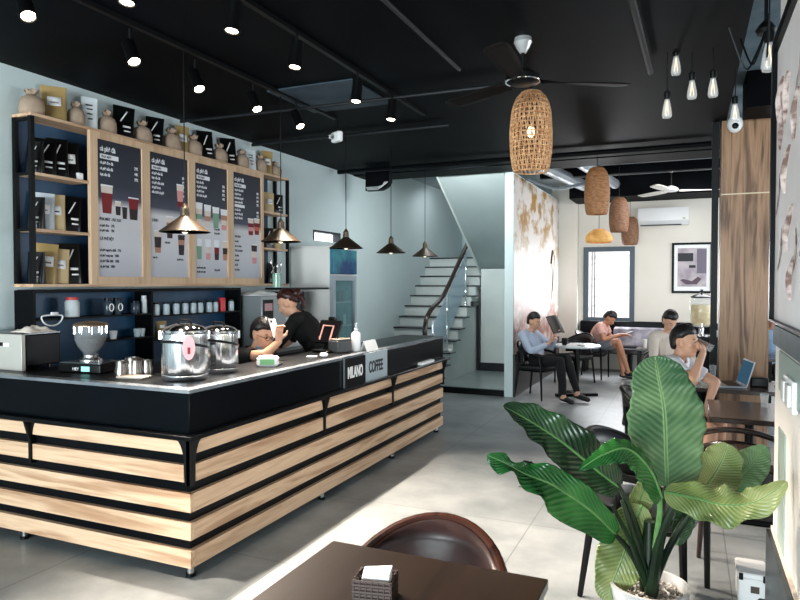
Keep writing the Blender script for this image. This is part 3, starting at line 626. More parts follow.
# bags seen through the open end frame
for z,lab in ((2.462,'black pouch at the open end of the top left shelf'),(2.05,'black pouch at the open end of the middle left shelf'),(ZB+.022,'black pouch at the open end of the bottom left shelf')):
    pouch(lab,(-4.47,Y0+.09,z),.13,.24,-1.2,'black','stripe',GS)
p=onx(79,190,-4.45); tag(ob('small_carton',MB().rbox((-4.45,p.y,2.462+.03),.05,.05,.06,.008),PAPER),'tiny white carton at the right end of the top left shelf','carton')
for z,lst in ((2.462,[(268,'tan','label','tan pouch on the upper right shelf beside the last menu board'),(277,'black','stripe','black pouch on the upper right shelf')]),(2.05,[(268,'black','stripe','black pouch on the middle right shelf next to the menu frame'),(277,'tan','label','tan pouch on the middle right shelf')]),(ZB+.022,[(271,'black','stripe','black pouch on the bottom right shelf behind the jug')])):
    for px,k,dc,lab in lst:
        p=onx(px,220,-4.5); pouch(lab,(-4.5,p.y,z),.15,.24,-.4,k,dc,'coffee bags on the open right shelves')
# ---------------------------------------------------------------- lower back cabinet
YC1=5.77
bc=thing('back_cabinet','black back bar cabinet with blue lined niches under the menu boards','cabinet',(-4.5,4.5,0))
def bp(name,mb,mat,**k): return ob(name,mb,mat,bc,world=True,**k)
NB=M('deep_blue_lining',(20,58,90),.35,c2=(34,80,114),scale=3)
bp('body',MB().box(XL+.005,-4.05,Y0+.03,6.85,0,.88),BLACK); bp('worktop',MB().box(XL+.005,-4.02,Y0+.02,6.9,.88,.91),M('black_stone',(28,30,34),.3))
bp('back_panel',MB().box(XL+.002,XL+.012,Y0+.03,YC1,.91,1.575),NB)
bp('side_panel',MB().box(XL+.005,XF,Y0,Y0+.02,.88,1.595),BLACK); bp('side_panel',MB().box(XL+.012,XF,YC1-.02,YC1,.91,1.575),BLACK)
bp('divider',MB().box(XL+.012,XF,4.49,4.51,.91,1.575),BLACK); bp('top_panel',MB().box(XL+.012,XF,Y0+.02,YC1,1.575,1.60),BLACK)
bp('shelf_board',MB().box(XL+.012,XF,Y0+.03,4.49,1.37,1.383),BLKM); bp('shelf_board',MB().box(XL+.012,XF,3.95,4.49,1.165,1.178),BLKM); bp('shelf_board',MB().box(XL+.012,XF,4.51,YC1-.02,1.345,1.358),BLKM); bp('shelf_board',MB().box(XL+.012,XF,4.51,YC1-.02,1.13,1.142),BLKM)
def jar(label,loc,r,h,glassm,lidm,group,name='jar',cat='jar'):
    t=thing(name,label,cat,loc,0,group)
    ob('body',MB().lathe([(r*.9,0),(r,.006),(r,h*.75),(r*.8,h*.86)],n=18),glassm,t); ob('lid',MB().lathe([(r*.85,h*.86),(r*.85,h),(0,h)],n=18),lidm,t); return t
def atx(px,x=-4.45): return onx(px,300,x).y
GW=M('milky_jar',(196,204,206),.3); DK=M('dark_jar',(50,62,74),.25); LG=M('light_label_glass',(190,204,210),.2)
j=jar('white square jar with red lid on the back shelf',(-4.45,atx(72),1.383),.055,.155,GW,M('red_lid',(196,60,62),.5),'jars in the back bar niche')
for px,h,m,lab in ((108,.14,DK,'jar with two round white emblems'),(117,.14,DK,'twin jar beside the two round emblems'),(135,.11,DK,'short dark glass jar on back shelf'),(144,.155,GW,'tall pale tumbler at the end of the back shelf')):
    j=jar(lab,(-4.45,atx(px),1.383),.038 if px!=144 else .026,h,m,BLKP if px!=144 else GW,'jars in the back bar niche')
    if px in (108,117): ob('emblem',MB().tube([(.0395,math.cos(a)*.022,h*.45+math.sin(a)*.03) for a in [2*PI*i/18 for i in range(18)]],.004,5,closed=True),PAPER,j)
for px,lab in ((113,'white cup on the lower back shelf'),(137,'glass beaker on the lower back shelf'),(141,'second glass beaker on the lower back shelf')):
    tag(ob('cup',MB().lathe([(.025,0),(.034,.07),(.031,.07),(.023,.006)],(-4.45,atx(px),1.178),16),WHITE if px==113 else LG),lab,'cup','cups on the lower back shelf')
seq=[('first','far left'),('second',''),('third',''),('fourth',''),('fifth',''),('sixth',''),('seventh',''),('eighth','')]
for i,px in enumerate((156,166,176,185,193,200,209,215)):
    jar('%s small syrup bottle from the left in the right niche'%seq[i][0],(-4.43,atx(px,-4.43),1.358),.032,.115,LG,BLKP,'syrup bottles in the right niche','syrup_bottle','bottle')
tag(ob('red_can',MB().lathe([(.034,0),(.036,.01),(.036,.13),(.03,.14)],(-4.43,atx(222,-4.43),1.358),18),M('red_tin',(206,56,60),.4)),'red tin standing near the right end of the bottle row','can')
jar('last small bottle right of the red tin',(-4.43,atx(231,-4.43),1.358),.03,.12,LG,BLKP,'syrup bottles in the right niche','syrup_bottle','bottle')
for px,lab in ((158,'golden pouch lying on the lower right niche shelf'),):
    pouch(lab,(-4.44,atx(159,-4.44)+.02,1.142),.11,.16,-.3,'gold','both','pouches in lower niche')
t=thing('hanging_cable','white coiled cable ring hanging on the back cabinet front','cable',(-4.37,atx(52,-4.37),1.40))
ob('loop',MB().tube([(0,math.cos(a)*.09-.0,math.sin(a)*.07*(1 if math.sin(a)<0 else .15)) for a in [2*PI*i/22 for i in range(22)]],.006,6,closed=True),WHITE,t)
ob('plug',MB().rbox((0,.02,.02),.02,.06,.025,.006),WHITE,t)
# right part: ice machine, microwave, plank with jug
t=thing('ice_machine','tall grey steel machine at the right end of the back bar','ice machine',(-4.37,6.08,.91))
ob('body',MB().box(-.2,.2,-.25,.22,0,.60),M('grey_steel_panel',(150,158,160),.35,metal=.5),t,bevel=.006)
ob('control_panel',MB().box(.2,.206,-.22,-.04,.18,.56),BLKP,t); ob('display',MB().box(.206,.209,-.2,-.06,.44,.52),M('pink_display',(200,150,156),.5),t); ob('sticker',MB().box(.206,.209,-.2,-.06,.24,.34),M('tan_sticker',(206,178,140),.6),t)
t=thing('microwave_oven','black microwave oven stacked above the small steel machine','microwave',(-4.36,6.53,1.30))
ob('body',MB().box(-.19,.17,-.21,.19,0,.25),BLKP,t,bevel=.006); ob('door_window',MB().box(.17,.176,-.19,.1,.03,.22),M('dark_glass',(14,16,18),.08),t); ob('handle',MB().tube([(.18,.13,.04),(.195,.13,.06),(.195,.13,.19),(.18,.13,.21)],.006,6),STEEL,t)
t=thing('blender_base','white kitchen machine under the microwave oven','blender base',(-4.35,6.53,.91))
ob('body',MB().box(-.18,.15,-.2,.18,0,.39),M('appliance_white',(206,208,208),.4),t,bevel=.008); ob('spout',MB().tube([(.16,0,.3),(.24,0,.3),(.24,0,.22)],.012,8),CHROME,t); ob('knob',MB().lathe([(.02,0),(.02,.02)],(.16,.1,.2),12,rot=(0,PI/2,0)),BLKP,t)
pl=tag(ob('black_tray',MB().rbox((-4.22,6.62,1.585),.42,.75,.022,.02),BLKP),'flat black tray board over the microwave oven','tray')
cloth('towel','white folded towels on top of the grey steel machine','towel',(-4.34,6.06,1.512),.36,.4,.07,PAPER,0,8)
t=thing('measuring_jug','green glass jug holding spoons beside the menu boards','jug',(-4.2,onx(277,280,-4.2).y,1.597))
JG=M('green_glass',(150,190,170),.1,alpha=.8)
ob('body',MB().lathe([(.035,0),(.045,.01),(.05,.16),(.047,.16),(.042,.012)],n=18),JG,t)
for a,l in ((.3,.26),(-.35,.28),(.05,.24)):
    ob('spoon',MB().tube([(0,0,.02),(0,a*.3,l)],.004,6).ell((0,a*.3,l),.005,.02,.03),STEEL,t)
# ---------------------------------------------------------------- fridge
t=thing('display_fridge','tall white upright drinks fridge with glass door and blue header','fridge',(-4.29,7.35,0))
FW_=M('fridge_white',(230,226,222),.45)
ob('cabinet',MB().box(-.3,.26,-.31,.3,.05,2.09).box(-.3,.3,-.31,.3,2.09,2.11),FW_,t,bevel=.008)
ob('door_frame',MB().box(.26,.31,-.31,-.25,.12,1.74).box(.26,.31,.25,.3,.12,1.74).box(.26,.31,-.25,.25,1.68,1.74).box(.26,.31,-.25,.25,.12,.2),M('fridge_trim',(160,168,174),.4),t)
gl=ob('door_glass',MB().box(.27,.28,-.25,.25,.2,1.68),M('fridge_glass',(120,160,165),.06,alpha=.45),t)
ob('interior',MB().box(.262,.266,-.25,.25,.2,1.68),M('fridge_interior',(70,104,112),.4,c2=(120,150,156),scale=4),t)
hd=ob('header_panel',MB().box(.26,.32,-.31,.3,1.76,2.07),M('blue_header',(24,60,110),.4,c2=(60,140,150),scale=5),t,bevel=.01)
for z in (.5,.8,1.1,1.4): ob('rack',MB().box(.266,.268,-.24,.24,z,z+.015),WHITE,t)
for k,(y,z,c) in enumerate(((-.15,1.42,BLKP),(-.05,1.42,RED),(.08,1.42,GRNP),(-.15,1.12,BLKP),(.02,1.12,WHITE),(-.1,.82,ORG),(.1,.82,GRNP),(0,.52,WHITE))):
    ob('drink_bottle',MB().box(.266,.2695,y,y+.07,z,z+.13),c,t)
ob('handle',MB().tube([(.31,-.28,.9),(.345,-.28,.92),(.345,-.28,1.2),(.31,-.28,1.22)],.009,6),STEEL,t)
ob('kick_plate',MB().box(-.28,.24,-.29,.28,0,.05),BLKP,t)
# ---------------------------------------------------------------- ceiling fittings
def light(name,kind,loc,energy,color=(1,1,1),size=.1,target=None,spot=None,sy=None,blend=.5):
    ld=bpy.data.lights.new(name,kind); ld.energy=energy; ld.color=color
    if kind=='AREA': ld.size=size; ld.shape='RECTANGLE' if sy else 'SQUARE'; 
    if kind=='AREA' and sy: ld.size_y=sy
    if kind in('POINT','SPOT'): ld.shadow_soft_size=size
    if kind=='SPOT': ld.spot_size=math.radians(spot); ld.spot_blend=blend
    o=bpy.data.objects.new(name,ld); COL.objects.link(o); o.location=loc
    if target is not None: o.rotation_euler=(Vector(target)-Vector(loc)).to_track_quat('-Z','Y').to_euler()
    return o
LAMP=M('lamp_face',(255,240,220),.5,emit=(255,232,205),es=25)
def spotlamp(label,loc,tgt,group,en,ang):
    d=(Vector(tgt)-Vector(loc)).normalized()
    t=thing('track_spotlight',label,'spotlight',loc,0,group); q=d.to_track_quat('-Z','Y').to_euler()
    b=ob('lamp_body',MB().lathe([(.02,.16),(.038,.155),(.04,.02),(.046,.0),(.046,-.012),(.036,-.012),(.036,.004)],n=20),BLKM,t); b.rotation_euler=q
    f=ob('lamp_face',MB().lathe([(.034,-.004),(.03,-.008),(0,-.01)],n=18),LAMP,b)
    ob('arm',MB().tube([(-d.x*.1,-d.y*.1,-d.z*.1),(-d.x*.1,-d.y*.1,ZC-.02-loc[2])],.009,6),BLKM,t)
    light('spotlight_beam','SPOT',Vector(loc)+d*.03,en,(1,.86,.72),.035,target=Vector(loc)+d*3,spot=ang,blend=.6)
    return t
ZR=3.2
for x,y0_,y1_ in ((-3.14,1.2,5.6),(-2.3,1.2,5.8)):
    tag(ob('lighting_track',MB().box(x-.018,x+.018,y0_,y1_,ZC-.03,ZC-.001),BLKM),'black ceiling track %s'%('nearer the menu wall' if x<-3 else 'over the counter front'),'lighting track')
spA=[(28,19),(134,64),(199,91),(257,111),(300,128)]; lA=['track spotlight at the top left corner of the ceiling','second spotlight of the track nearer the menu wall','third spotlight of the track nearer the menu wall','chrome lit spotlight, fourth of the track nearer the menu wall','farthest spotlight of the track nearer the menu wall']
for p,l in zip(spA,lA):
    q=onz(*p,3.0); spotlamp(l,(q.x,q.y,3.02),(q.x+1.75,q.y-.6,0),'spotlights on the menu side track',470,70)
spB=[(127,5),(232,33),(295,69),(356,103),(391,121)]; lB=['spotlight cut by the top edge of the photo, over the counter','large bright spotlight right of the top edge one','third spotlight of the track over the counter front','fourth spotlight of the track over the counter, below a dark ceiling panel','small farthest spotlight of the track over the counter']
for p,l in zip(spB,lB):
    q=onz(*p,3.0); spotlamp(l,(q.x,q.y,3.02),(q.x-.1,q.y-.45,0),'spotlights on the counter side track',14,96)
# conduits, pipes
def pipe(label,pts,r=.014,mat=None): return tag(ob('ceiling_conduit',MB().tube(pts,r,8),mat or M('dark_grey_metal',(22,25,29),.5,metal=.2)),label,'conduit')
pipe('thin dark conduit crossing the ceiling from wall to fan',[(XL+.1,5.0,3.2),(-3.3,5.05,3.2),(-1.1,5.1,3.2)])
pipe('long dark conduit running along the ceiling toward the beam',[(-1.55,1.6,3.2),(-1.55,4.6,3.2)])
pipe('dark conduit under the ceiling near the hanging bulbs',[(-.35,1.5,3.19),(-.28,5.2,3.19)],.02)
pipe('black pipe crossing the ceiling in front of the far beam',[(XL+.1,8.1,3.19),(.2,8.1,3.19)],.03,BLACK)
pipe('black conduit on the ceiling edge above the burlap sacks',[(XL+.05,6.2,3.21),(-2.2,6.2,3.21)],.018)
t=thing('ceiling_panel','dark blue grey ceiling access panel behind the row of spotlights','ceiling panel',(onz(335,95,ZC).x,onz(335,95,ZC).y,ZC-.001))
ob('panel',MB().box(-.45,.35,-.35,.4,-.012,0),M('slate_panel',(36,50,62),.6,c2=(52,68,80),scale=4),t)
# emergency light
q=onz(337,137,3.1)
t=thing('emergency_light','small white twin head emergency light on the dark ceiling beam','emergency light',(q.x,q.y,3.1))
ob('housing',MB().rbox((0,0,0),.14,.06,.1,.015,(0,0,-.5)),WHITE,t); ob('lamp_head',MB().lathe([(.02,0),(.03,.03),(0,.035)],(-.03,-.03,0),14,rot=(PI/2,0,-.5)),GLASS,t); ob('bracket',MB().box(-.01,.01,-.01,.01,.04,ZC-3.1),BLKM,t)
# AC grille on the left wall beam
q=ony(370,190,8.5)
t=thing('curved_vent','curved black and white air vent below the ceiling near the wall corner','vent',(q.x,8.45,q.z))
mb=MB(); 
for k in range(3): mb.tube([(-.25+.01*k,0,-.0-.03*k),(.05,0,-.0-.03*k),(.22-.04*k,0,.03-.03*k+.02),(.3-.04*k,0,.12)],.008,6)
t.scale=(.62,.62,.55); t.location.x+=.12; t.location.z+=.03; ob('slats',mb,WHITE,t); ob('housing',MB().prism([(-.28,-.08),(.1,-.08),(.25,0),(.32,.12),(.32,(ZC-q.z-.03)/.55),(-.28,(ZC-q.z-.03)/.55)],'y',.02,.2),BLACK,t)
# copper pendants
COP=M('aged_brass_shade',(74,60,46),.42,metal=.35,c2=(54,44,34),scale=5); COPIN=M('shade_inside',(170,150,120),.5)
def pendant(label,y):
    x=-3.2; z=2.0
    t=thing('pendant_lamp',label,'pendant lamp',(x,y,z),0,'conical copper pendants above the counter')
    ob('shade',MB().lathe([(.17,0),(.172,.004),(.04,.105),(.03,.115),(.026,.112),(.036,.10),(.165,.0)],n=36),COP,t)
    s=ob('socket',MB().lathe([(.03,.112),(.032,.13),(.028,.15),(.03,.165),(.02,.18),(.008,.2)],n=18),M('socket_brass',(92,78,62),.4,metal=.5),t)
    ob('cord',MB().tube([(0,0,.2),(0,0,ZC-z)],.004,6),BLKP,t)
    ob('bulb',MB().ell((0,0,.03),.03,.03,.042),M('pendant_bulb',(255,240,215),.3,emit=(255,236,205),es=1.2),t)
    return t
for px,l in ((185,'nearest and largest copper pendant, in front of the menu boards'),(281,'second copper pendant, over the right end shelf'),(346,'third copper pendant, in front of the small high window'),(391,'fourth copper pendant from left, against the pale wall'),(425,'farthest copper pendant, above the stairs')):
    a=onx(px,240,-3.2); pendant(l,a.y)
# bamboo basket lamps
def weave(name,c,c2,sc,gap=True):
    m=bpy.data.materials.new(name); m.use_nodes=True; nt=m.node_tree;N=nt.nodes;L_=nt.links;b=N['Principled BSDF']; b.inputs['Roughness'].default_value=.6
    tc=N.new('ShaderNodeTexCoord'); nz=N.new('ShaderNodeTexNoise'); nz.inputs['Scale'].default_value=sc; nz.inputs['Detail'].default_value=4
    mp=N.new('ShaderNodeMapping'); mp.inputs['Scale'].default_value=(1,1,4); cr=N.new('ShaderNodeValToRGB'); cr.color_ramp.elements[0].color=lin(c); cr.color_ramp.elements[1].color=lin(c2); cr.color_ramp.elements[0].position=.35; cr.color_ramp.elements[1].position=.65
    L_.new(tc.outputs['Object'],mp.inputs[0]); L_.new(mp.outputs[0],nz.inputs[0]); L_.new(nz.outputs['Fac'],cr.inputs[0]); L_.new(cr.outputs[0],b.inputs['Base Color']); return m
BAM=weave('bamboo_weave',(176,124,82),(226,182,136),20); BAM2=weave('brown_bamboo',(92,60,40),(140,98,68),20)
def lamp_prof(t_):   # t 0 bottom..1 top, barrel outline
    pts=[(0,.80),(.08,.90),(.25,.98),(.5,1.0),(.75,.93),(.88,.80),(.96,.62),(1,.45)]
    for (a,ra),(b,rb) in zip(pts,pts[1:]):
        if t_<=b: u=(t_-a)/(b-a); return ra+(rb-ra)*u
    return .45
def basket_lamp(label,c,R,Hh,mat,rows=26,cols=44,open_=True,prof=lamp_prof):
    t=thing('bamboo_lamp',label,'hanging lamp',c,0,'woven bamboo hanging lamps')
    mb=MB()
    if open_:
        for s in (1,-1):                                   # two families of slanted strips
            for k in range(cols):
                a0=2*PI*k/cols; pts=[]
                for i in range(15):
                    u=i/14; a=a0+s*u*.55; r=R*prof(u)+s*.0015; pts.append((r*math.cos(a),r*math.sin(a),(u-.5)*Hh))
                mb.tube(pts,.0045*R/.16,4,cap=False,flat=(1,1))
        for i in range(rows+1):
            u=i/rows; r=R*prof(u); mb.tube([(r*math.cos(a),r*math.sin(a),(u-.5)*Hh) for a in [2*PI*j/36 for j in range(36)]],.0042*R/.16,4,closed=True)
        ob('woven_shade',mb,mat,t,smooth=0)
    else:
        n=40; vs=[];P=[]
        for i in range(rows+1):
            u=i/rows; row=[]
            for k in range(n+1):
                a=2*PI*k/n; r=R*prof(u)*(1+.018*((i+k)%2)); row.append(Vector((r*math.cos(a),r*math.sin(a),(u-.5)*Hh)))
            P.append(row)
        ob('woven_shade',MB().grid(P),mat,t,smooth=0,solid=.004)
    ob('top_ring',MB().lathe([(R*.45,Hh/2-.01),(R*.45,Hh/2),(0,Hh/2+.004)],n=20),mat,t)
    ceil=(ZC if c[1]<8.7 else 3.52)-c[2]
    ob('cord',MB().tube([(0,0,Hh/2),(0,0,ceil)],.004,6),BLKP,t)
    ob('bulb',MB().ell((0,0,0),.03,.03,.045),M('warm_bulb',(255,226,180),.4,emit=(255,220,170),es=3),t)
    return t
b1=W(531,132,5.2); basket_lamp('largest open weave bamboo lamp hanging near the ceiling fan',b1,.162,.62,BAM,17,24)
b2=W(597,191,8.2); basket_lamp('barrel bamboo lamp, second largest, left of the darker ones',b2,.150,.58,weave('honey_bamboo',(134,84,48),(186,130,84),20),26,40,False)
b3=W(619,215,10.4); basket_lamp('smooth brown bamboo lamp right of the lighter barrel lamp',b3,.150,.54,BAM2,20,40,False)
b4=W(630,231,11.9); basket_lamp('small brown bamboo lamp partly behind the smooth brown one',b4,.148,.5,BAM2,20,40,False)
b5=W(599,236,9.3)
def dome(t_):
    pts=[(0,.85),(.15,1),(.5,.95),(.8,.7),(1,.3)]
    for (a,ra),(b,rb) in zip(pts,pts[1:]):
        if t_<=b: return ra+(rb-ra)*(t_-a)/(b-a)
    return .3
basket_lamp('flat golden dome shaped bamboo lamp below the barrel lamp',b5,.185,.19,M('golden_bamboo',(196,140,72),.6,c2=(226,176,104),scale=14,emit=(190,120,50),es=.15),10,40,False,dome)
# edison bulbs
EG=M('edison_glass',(240,240,240),.05,alpha=.35,spec=1)
def edison(label,c,s,group='clear filament bulbs hanging from the ceiling'):
    t=thing('filament_bulb',label,'light bulb',c,0,group)
    ob('glass',MB().lathe([(0,-.075*s),(.028*s,-.068*s),(.034*s,-.05*s),(.03*s,-.01*s),(.018*s,.05*s),(.016*s,.06*s)],n=18),EG,t)
    ob('filament',MB().tube([(.0,0,.05*s),(-.012*s,0,-.045*s),(.004*s,.008*s,.03*s),(.012*s,0,-.045*s),(0,0,.05*s)],.0022*s,5),M('filament_metal',(220,200,170),.4,emit=(255,220,170),es=1.5),t)
    ob('socket',MB().lathe([(.018*s,.058*s),(.022*s,.07*s),(.022*s,.11*s),(.006*s,.12*s)],n=14),BLKM,t)
    top=(ZC if c[0]<.3 else 3.52)-c[2]
    ob('cord',MB().tube([(0,0,.12*s),(0,0,top)],.004,5),BLKP,t); return t
for px,py,d,l in ((676,65,4.6,'topmost left of the small hanging filament bulbs'),(692,89,4.6,'middle one of the small hanging filament bulbs'),(713,87,4.5,'rightmost small filament bulb, before the dark beam'),(667,108,4.6,'lowest left filament bulb below the topmost one')):
    edison(l,W(px,py,d),1.0)
edison('large filament bulb on the dark bracket lamp beside the framed print',W(769,56,3.3),1.1)
edison('filament bulb hanging above the oak column top',W(735,112,4.9),1.0)
t=thing('security_camera','white dome security camera above the oak column','camera',W(735,124,6.4))
ob('housing',MB().ell((0,0,0),.07,.07,.085),WHITE,t); ob('lens',MB().ell((-.0,-.062,-.03),.03,.02,.03),BLKP,t); ob('mount',MB().box(-.02,.02,-.02,.02,.06,.24),WHITE,t)
t=thing('spider_chandelier','black multi arm ceiling fixture with looping wires by the right wall','chandelier',W(766,30,3.35))
ob('rod',MB().tube([(0,0,0),(0,0,3.52-t.location.z)],.01,6),BLKM,t); ob('hub',MB().lathe([(.04,-.02),(.05,0),(.03,.03),(.01,.05)],n=18),BLKM,t)
for k in range(5):
    a=k*1.25+2.2; ob('wire',MB().tube(spline([(0,0,0),(math.cos(a)*.05,math.sin(a)*.05,-.1-.03*(k%3)),(math.cos(a)*.10,math.sin(a)*.10,-.14-.05*(k%2)),(math.cos(a)*.18,math.sin(a)*.18,.02)],12),.005,5),BLKM,t)
# fans
def fan(label,c,hub_z,R,rz,bl,group='ceiling fans'):
    t=thing('ceiling_fan',label,'ceiling fan',(c[0],c[1],hub_z),rz,group); top=c[2]-hub_z
    ob('canopy',MB().lathe([(.055,top),(.06,top-.03),(.04,top-.07),(.02,top-.1)],n=20),M('fan_white_metal',(200,200,200),.25,metal=.6),t)
    ob('rod',MB().tube([(0,0,top-.1),(0,0,.05)],.013,8),BLKM,t)
    ob('motor',MB().lathe([(.0,-.03),(.085,-.028),(.11,-.01),(.11,.02),(.07,.05),(.02,.07)],n=28),bl[1],t); ob('trim_ring',MB().tube([(math.cos(a)*.11,math.sin(a)*.11,-.012) for a in [2*PI*i/28 for i in range(28)]],.006,6,closed=True),CHROME,t)
    for k in range(3):
        a=k*2*PI/3; P=[]
        for i in range(12):
            u=i/11; x=.12+(R-.12)*u; w=(.025+.05*math.sin(min(1,u*1.6)*PI/2))*(1 if u<.93 else .7)
            P.append([Vector((x,w*v+.03*u,-.01+.02*v*(1-.5*u))) for v in (-1,-.5,0,.5,1)])
        b=ob('blade',MB().grid(P),bl[0],t,solid=.006); b.rotation_euler=(0,0,a)
    return t
f=onz(523,38,ZC); fan('dark ceiling fan above the largest bamboo lamp',f,2.98,.72,math.radians(28),(M('brown_fan_blade',(18,15,14),.6,spec=.1),BLKM))
f2=W(671,190,10.6); fan('white ceiling fan in the far room above the air conditioner',(f2.x,f2.y,3.52),f2.z,.75,math.radians(10),(M('fan_blade_white',(214,210,204),.4),WHITE))
# ducts
DUCT=M('silver_duct',(170,178,184),.35,metal=.6,bump=.6,scale=14,stretch=(.3,9,.3))
def duct(label,a,b,r): return tag(ob('air_duct',MB().tube([Vector(a).lerp(Vector(b),i/30) for i in range(31)],[r*(1+.06*(i%2)) for i in range(31)],14),DUCT),label,'duct','silver ducts under the far ceiling')
duct('longer ribbed silver duct beside the mural wall ceiling',(-2.02,9.6,3.36),(-1.72,12.0,3.36),.09); duct('shorter silver duct behind the second bamboo lamp',(-1.45,9.6,3.36),(-1.2,12.0,3.36),.08)
pipe('grey flexible hose sagging beside the silver duct',spline([(-2.25,9.8,3.2),(-1.95,10.4,3.12),(-1.6,10.6,3.18),(-1.2,10.6,3.22)],14),.025,M('hose_grey',(96,104,110),.5))
# ---------------------------------------------------------------- far wall fittings
t=thing('air_conditioner','long white split air conditioner on the far wall','air conditioner',(-.45,YF,2.85))
ob('casing',MB().prism([(0,-.14),(0,.17),(-.2,.17),(-.22,.1),(-.22,-.06),(-.14,-.14)],'x',-.44,.42),WHITE,t); ob('louvre',MB().box(-.4,.3,-.19,-.12,-.15,-.135),BLKP,t); ob('display',MB().box(.32,.36,-.224,-.219,-.05,-.02),M('dim_display',(190,180,150),.5),t)
for v in t.children[0].data.vertices: pass
t.children[0].location=(0,0,0)
t=thing('framed_picture','black framed monochrome cafe photograph on the far wall','picture frame',(0.03,YF,1.925))
ob('frame',MB().box(-.34,-.30,-.03,0,-.46,.46).box(.30,.34,-.03,0,-.46,.46).box(-.30,.30,-.03,0,.42,.46).box(-.30,.30,-.03,0,-.46,-.42),BLACK,t)
ob('mat_board',MB().box(-.30,.30,-.012,-.001,-.42,.42),PAPER,t); ph=ob('photograph',MB().box(-.24,.24,-.016,-.012,-.34,.36),M('mono_print',(196,186,190),.6,c2=(150,140,150),scale=5),t)
ob('dark_shape',MB().box(-.24,.02,-.018,-.016,.12,.27).box(-.05,.06,-.018,-.016,.0,.05),TXD,ph); ob('shade_shape',MB().box(.08,.24,-.018,-.016,-.1,.34),M('print_grey',(112,104,120),.6),ph); ob('cup_shape',MB().prism([(-.2,-.22),(-.1,-.3),(.08,-.3),(.16,-.2),(.1,-.16),(.0,-.24),(-.14,-.2)],'y',-.018,-.016),M('print_plum',(90,70,84),.6),ph)
# framed print on the near right wall
ay0,ay1,az0,az1=.9,3.62,1.47,2.78
t=thing('large_framed_print','large black framed print with brown brush pattern on the right wall','picture frame',(RW,2.5,2.1))
def tp(name,mb,mat,par=None): return ob(name,mb,mat,par or t,world=True)
tp('frame',MB().box(RW-.035,RW-.001,ay1-.05,ay1,az0,az1).box(RW-.035,RW-.001,ay0,ay0+.05,az0,az1).box(RW-.035,RW-.001,ay0+.05,ay1-.05,az1-.05,az1).box(RW-.035,RW-.001,ay0+.05,ay1-.05,az0,az0+.01),BLACK)
pr=tp('print',MB().box(RW-.014,RW-.002,ay0+.05,ay1-.05,az0+.01,az1-.05),M('pink_white_print',(226,216,214),.6,c2=(236,230,228),scale=2))
BRP=M('print_brown_brush',(120,96,88),.7,c2=(196,178,172),scale=22,lo=.42,hi=.6)
rnd=random.Random(5)
for k in range(15):
    y=3.42-rnd.random()*.9 if k<11 else 3.4-rnd.random()*.3; z=1.75+rnd.random()*.85; a=rnd.uniform(-.9,.9)
    pts=[(RW-.0165,y+math.cos(a)*.05*j+.03*math.sin(j*2+k),z-.06*j) for j in range(4)]
    tp('brush_mark',MB().tube(spline(pts,10),[.005+.015*math.sin(PI*i/10) for i in range(11)],6,flat=(1,.12)),BRP,pr)
t=thing('switch_plate','white wall switch plate with two rockers on the right wall','switch',(RW,3.0,1.22))
ob('plate',MB().box(-.022,-.001,-.13,.14,-.07,.055),WHITE,t,bevel=.006)
for y in (-.06,.07): ob('rocker',MB().rbox((-.028,y,-.005),.014,.08,.085,.004),M('rocker_white',(210,208,206),.3),t)
# white box on the floor by the wall
q=onz(757,616,0)
t=thing('white_floor_box','white box with black corner clips and dark square label by the wall','box',(q.x-.01,q.y+.22,0))
ob('body',MB().rbox((0,0,.065),.135,.2,.13,.012),WHITE,t); ob('lid',MB().rbox((0,0,.145),.145,.21,.03,.01),WHITE,t); ob('label_patch',MB().box(-.01,.03,-.1015,-.1,.06,.095),M('label_brown',(74,60,52),.5),t)
for x in (-.055,.055): ob('clip',MB().rbox((x,-.1,.14),.02,.02,.035,.004),BLKP,t)
# ---------------------------------------------------------------- furniture
RIM=wood('mahogany_rim',(30,16,12),(62,34,25),'x',.22); LEA=M('brown_leather',(44,30,30),.28,c2=(60,42,40),scale=6,bump=.15)
def armchair(name,label,loc,rz,group,rim=None,lea=None,slats=False):
    rim=rim or BLKM; lea=lea or M('black_leather',(22,22,24),.4)
    t=thing(name,label,'chair',loc,rz,group)
    def rp(a,k=1): return (-math.cos(a)*.265*k,math.sin(a)*.275*k,.655+.145*max(0,math.cos(a))**1.3)
    A=[math.radians(d) for d in range(-96,97,8)]
    pts=[(.2,-.262,.60),(.1,-.272,.642)]+[rp(a) for a in A]+[(.1,.272,.642),(.2,.262,.60)]
    ob('back_rim',MB().tube(pts,.017,10,flat=(1,1)),rim,t)
    # upholstered shell
    P=[]
    rows=[(.0,.97),(.25,.93),(.5,.91),(.75,.90),(1,.93)] 
    for u,k in rows:
        row=[]
        for a in [math.radians(d) for d in range(-78,79,6)]:
            p=rp(a,k); z0=.50; row.append(Vector((p[0],p[1],p[2]-.005-(p[2]-.005-z0)*u)))
        P.append(row)
    if slats:
        for u in (.28,.62):
            Q=[Vector((-math.cos(a)*.255,math.sin(a)*.265,rp(a)[2]-.30*u)) for a in [math.radians(d) for d in range(-80,81,8)]]
            ob('back_rail',MB().tube(Q,.014,8,flat=(.5,1.4)),rim,t)
    else: ob('backrest',MB().grid(P),lea,t,solid=.028,smooth=70)
    ob('seat',MB().rbox((.015,0,.445),.47,.47,.06,.11,seg=6),lea,t,bevel=.008)
    ob('seat_frame',MB().rbox((.015,0,.405),.42,.42,.03,.09,seg=6),rim,t)
    for s in (-1,1):
        ob('leg',MB().tube([(.2,s*.262,.60),(.225,s*.25,.5),(.235,s*.235,.0)],[.017,.019,.013],8),rim,t)
        ob('leg',MB().tube([(-.2,s*.19,.665),(-.185,s*.185,.42),(-.235,s*.205,.0)],[.014,.019,.013],8),rim,t)
    return t
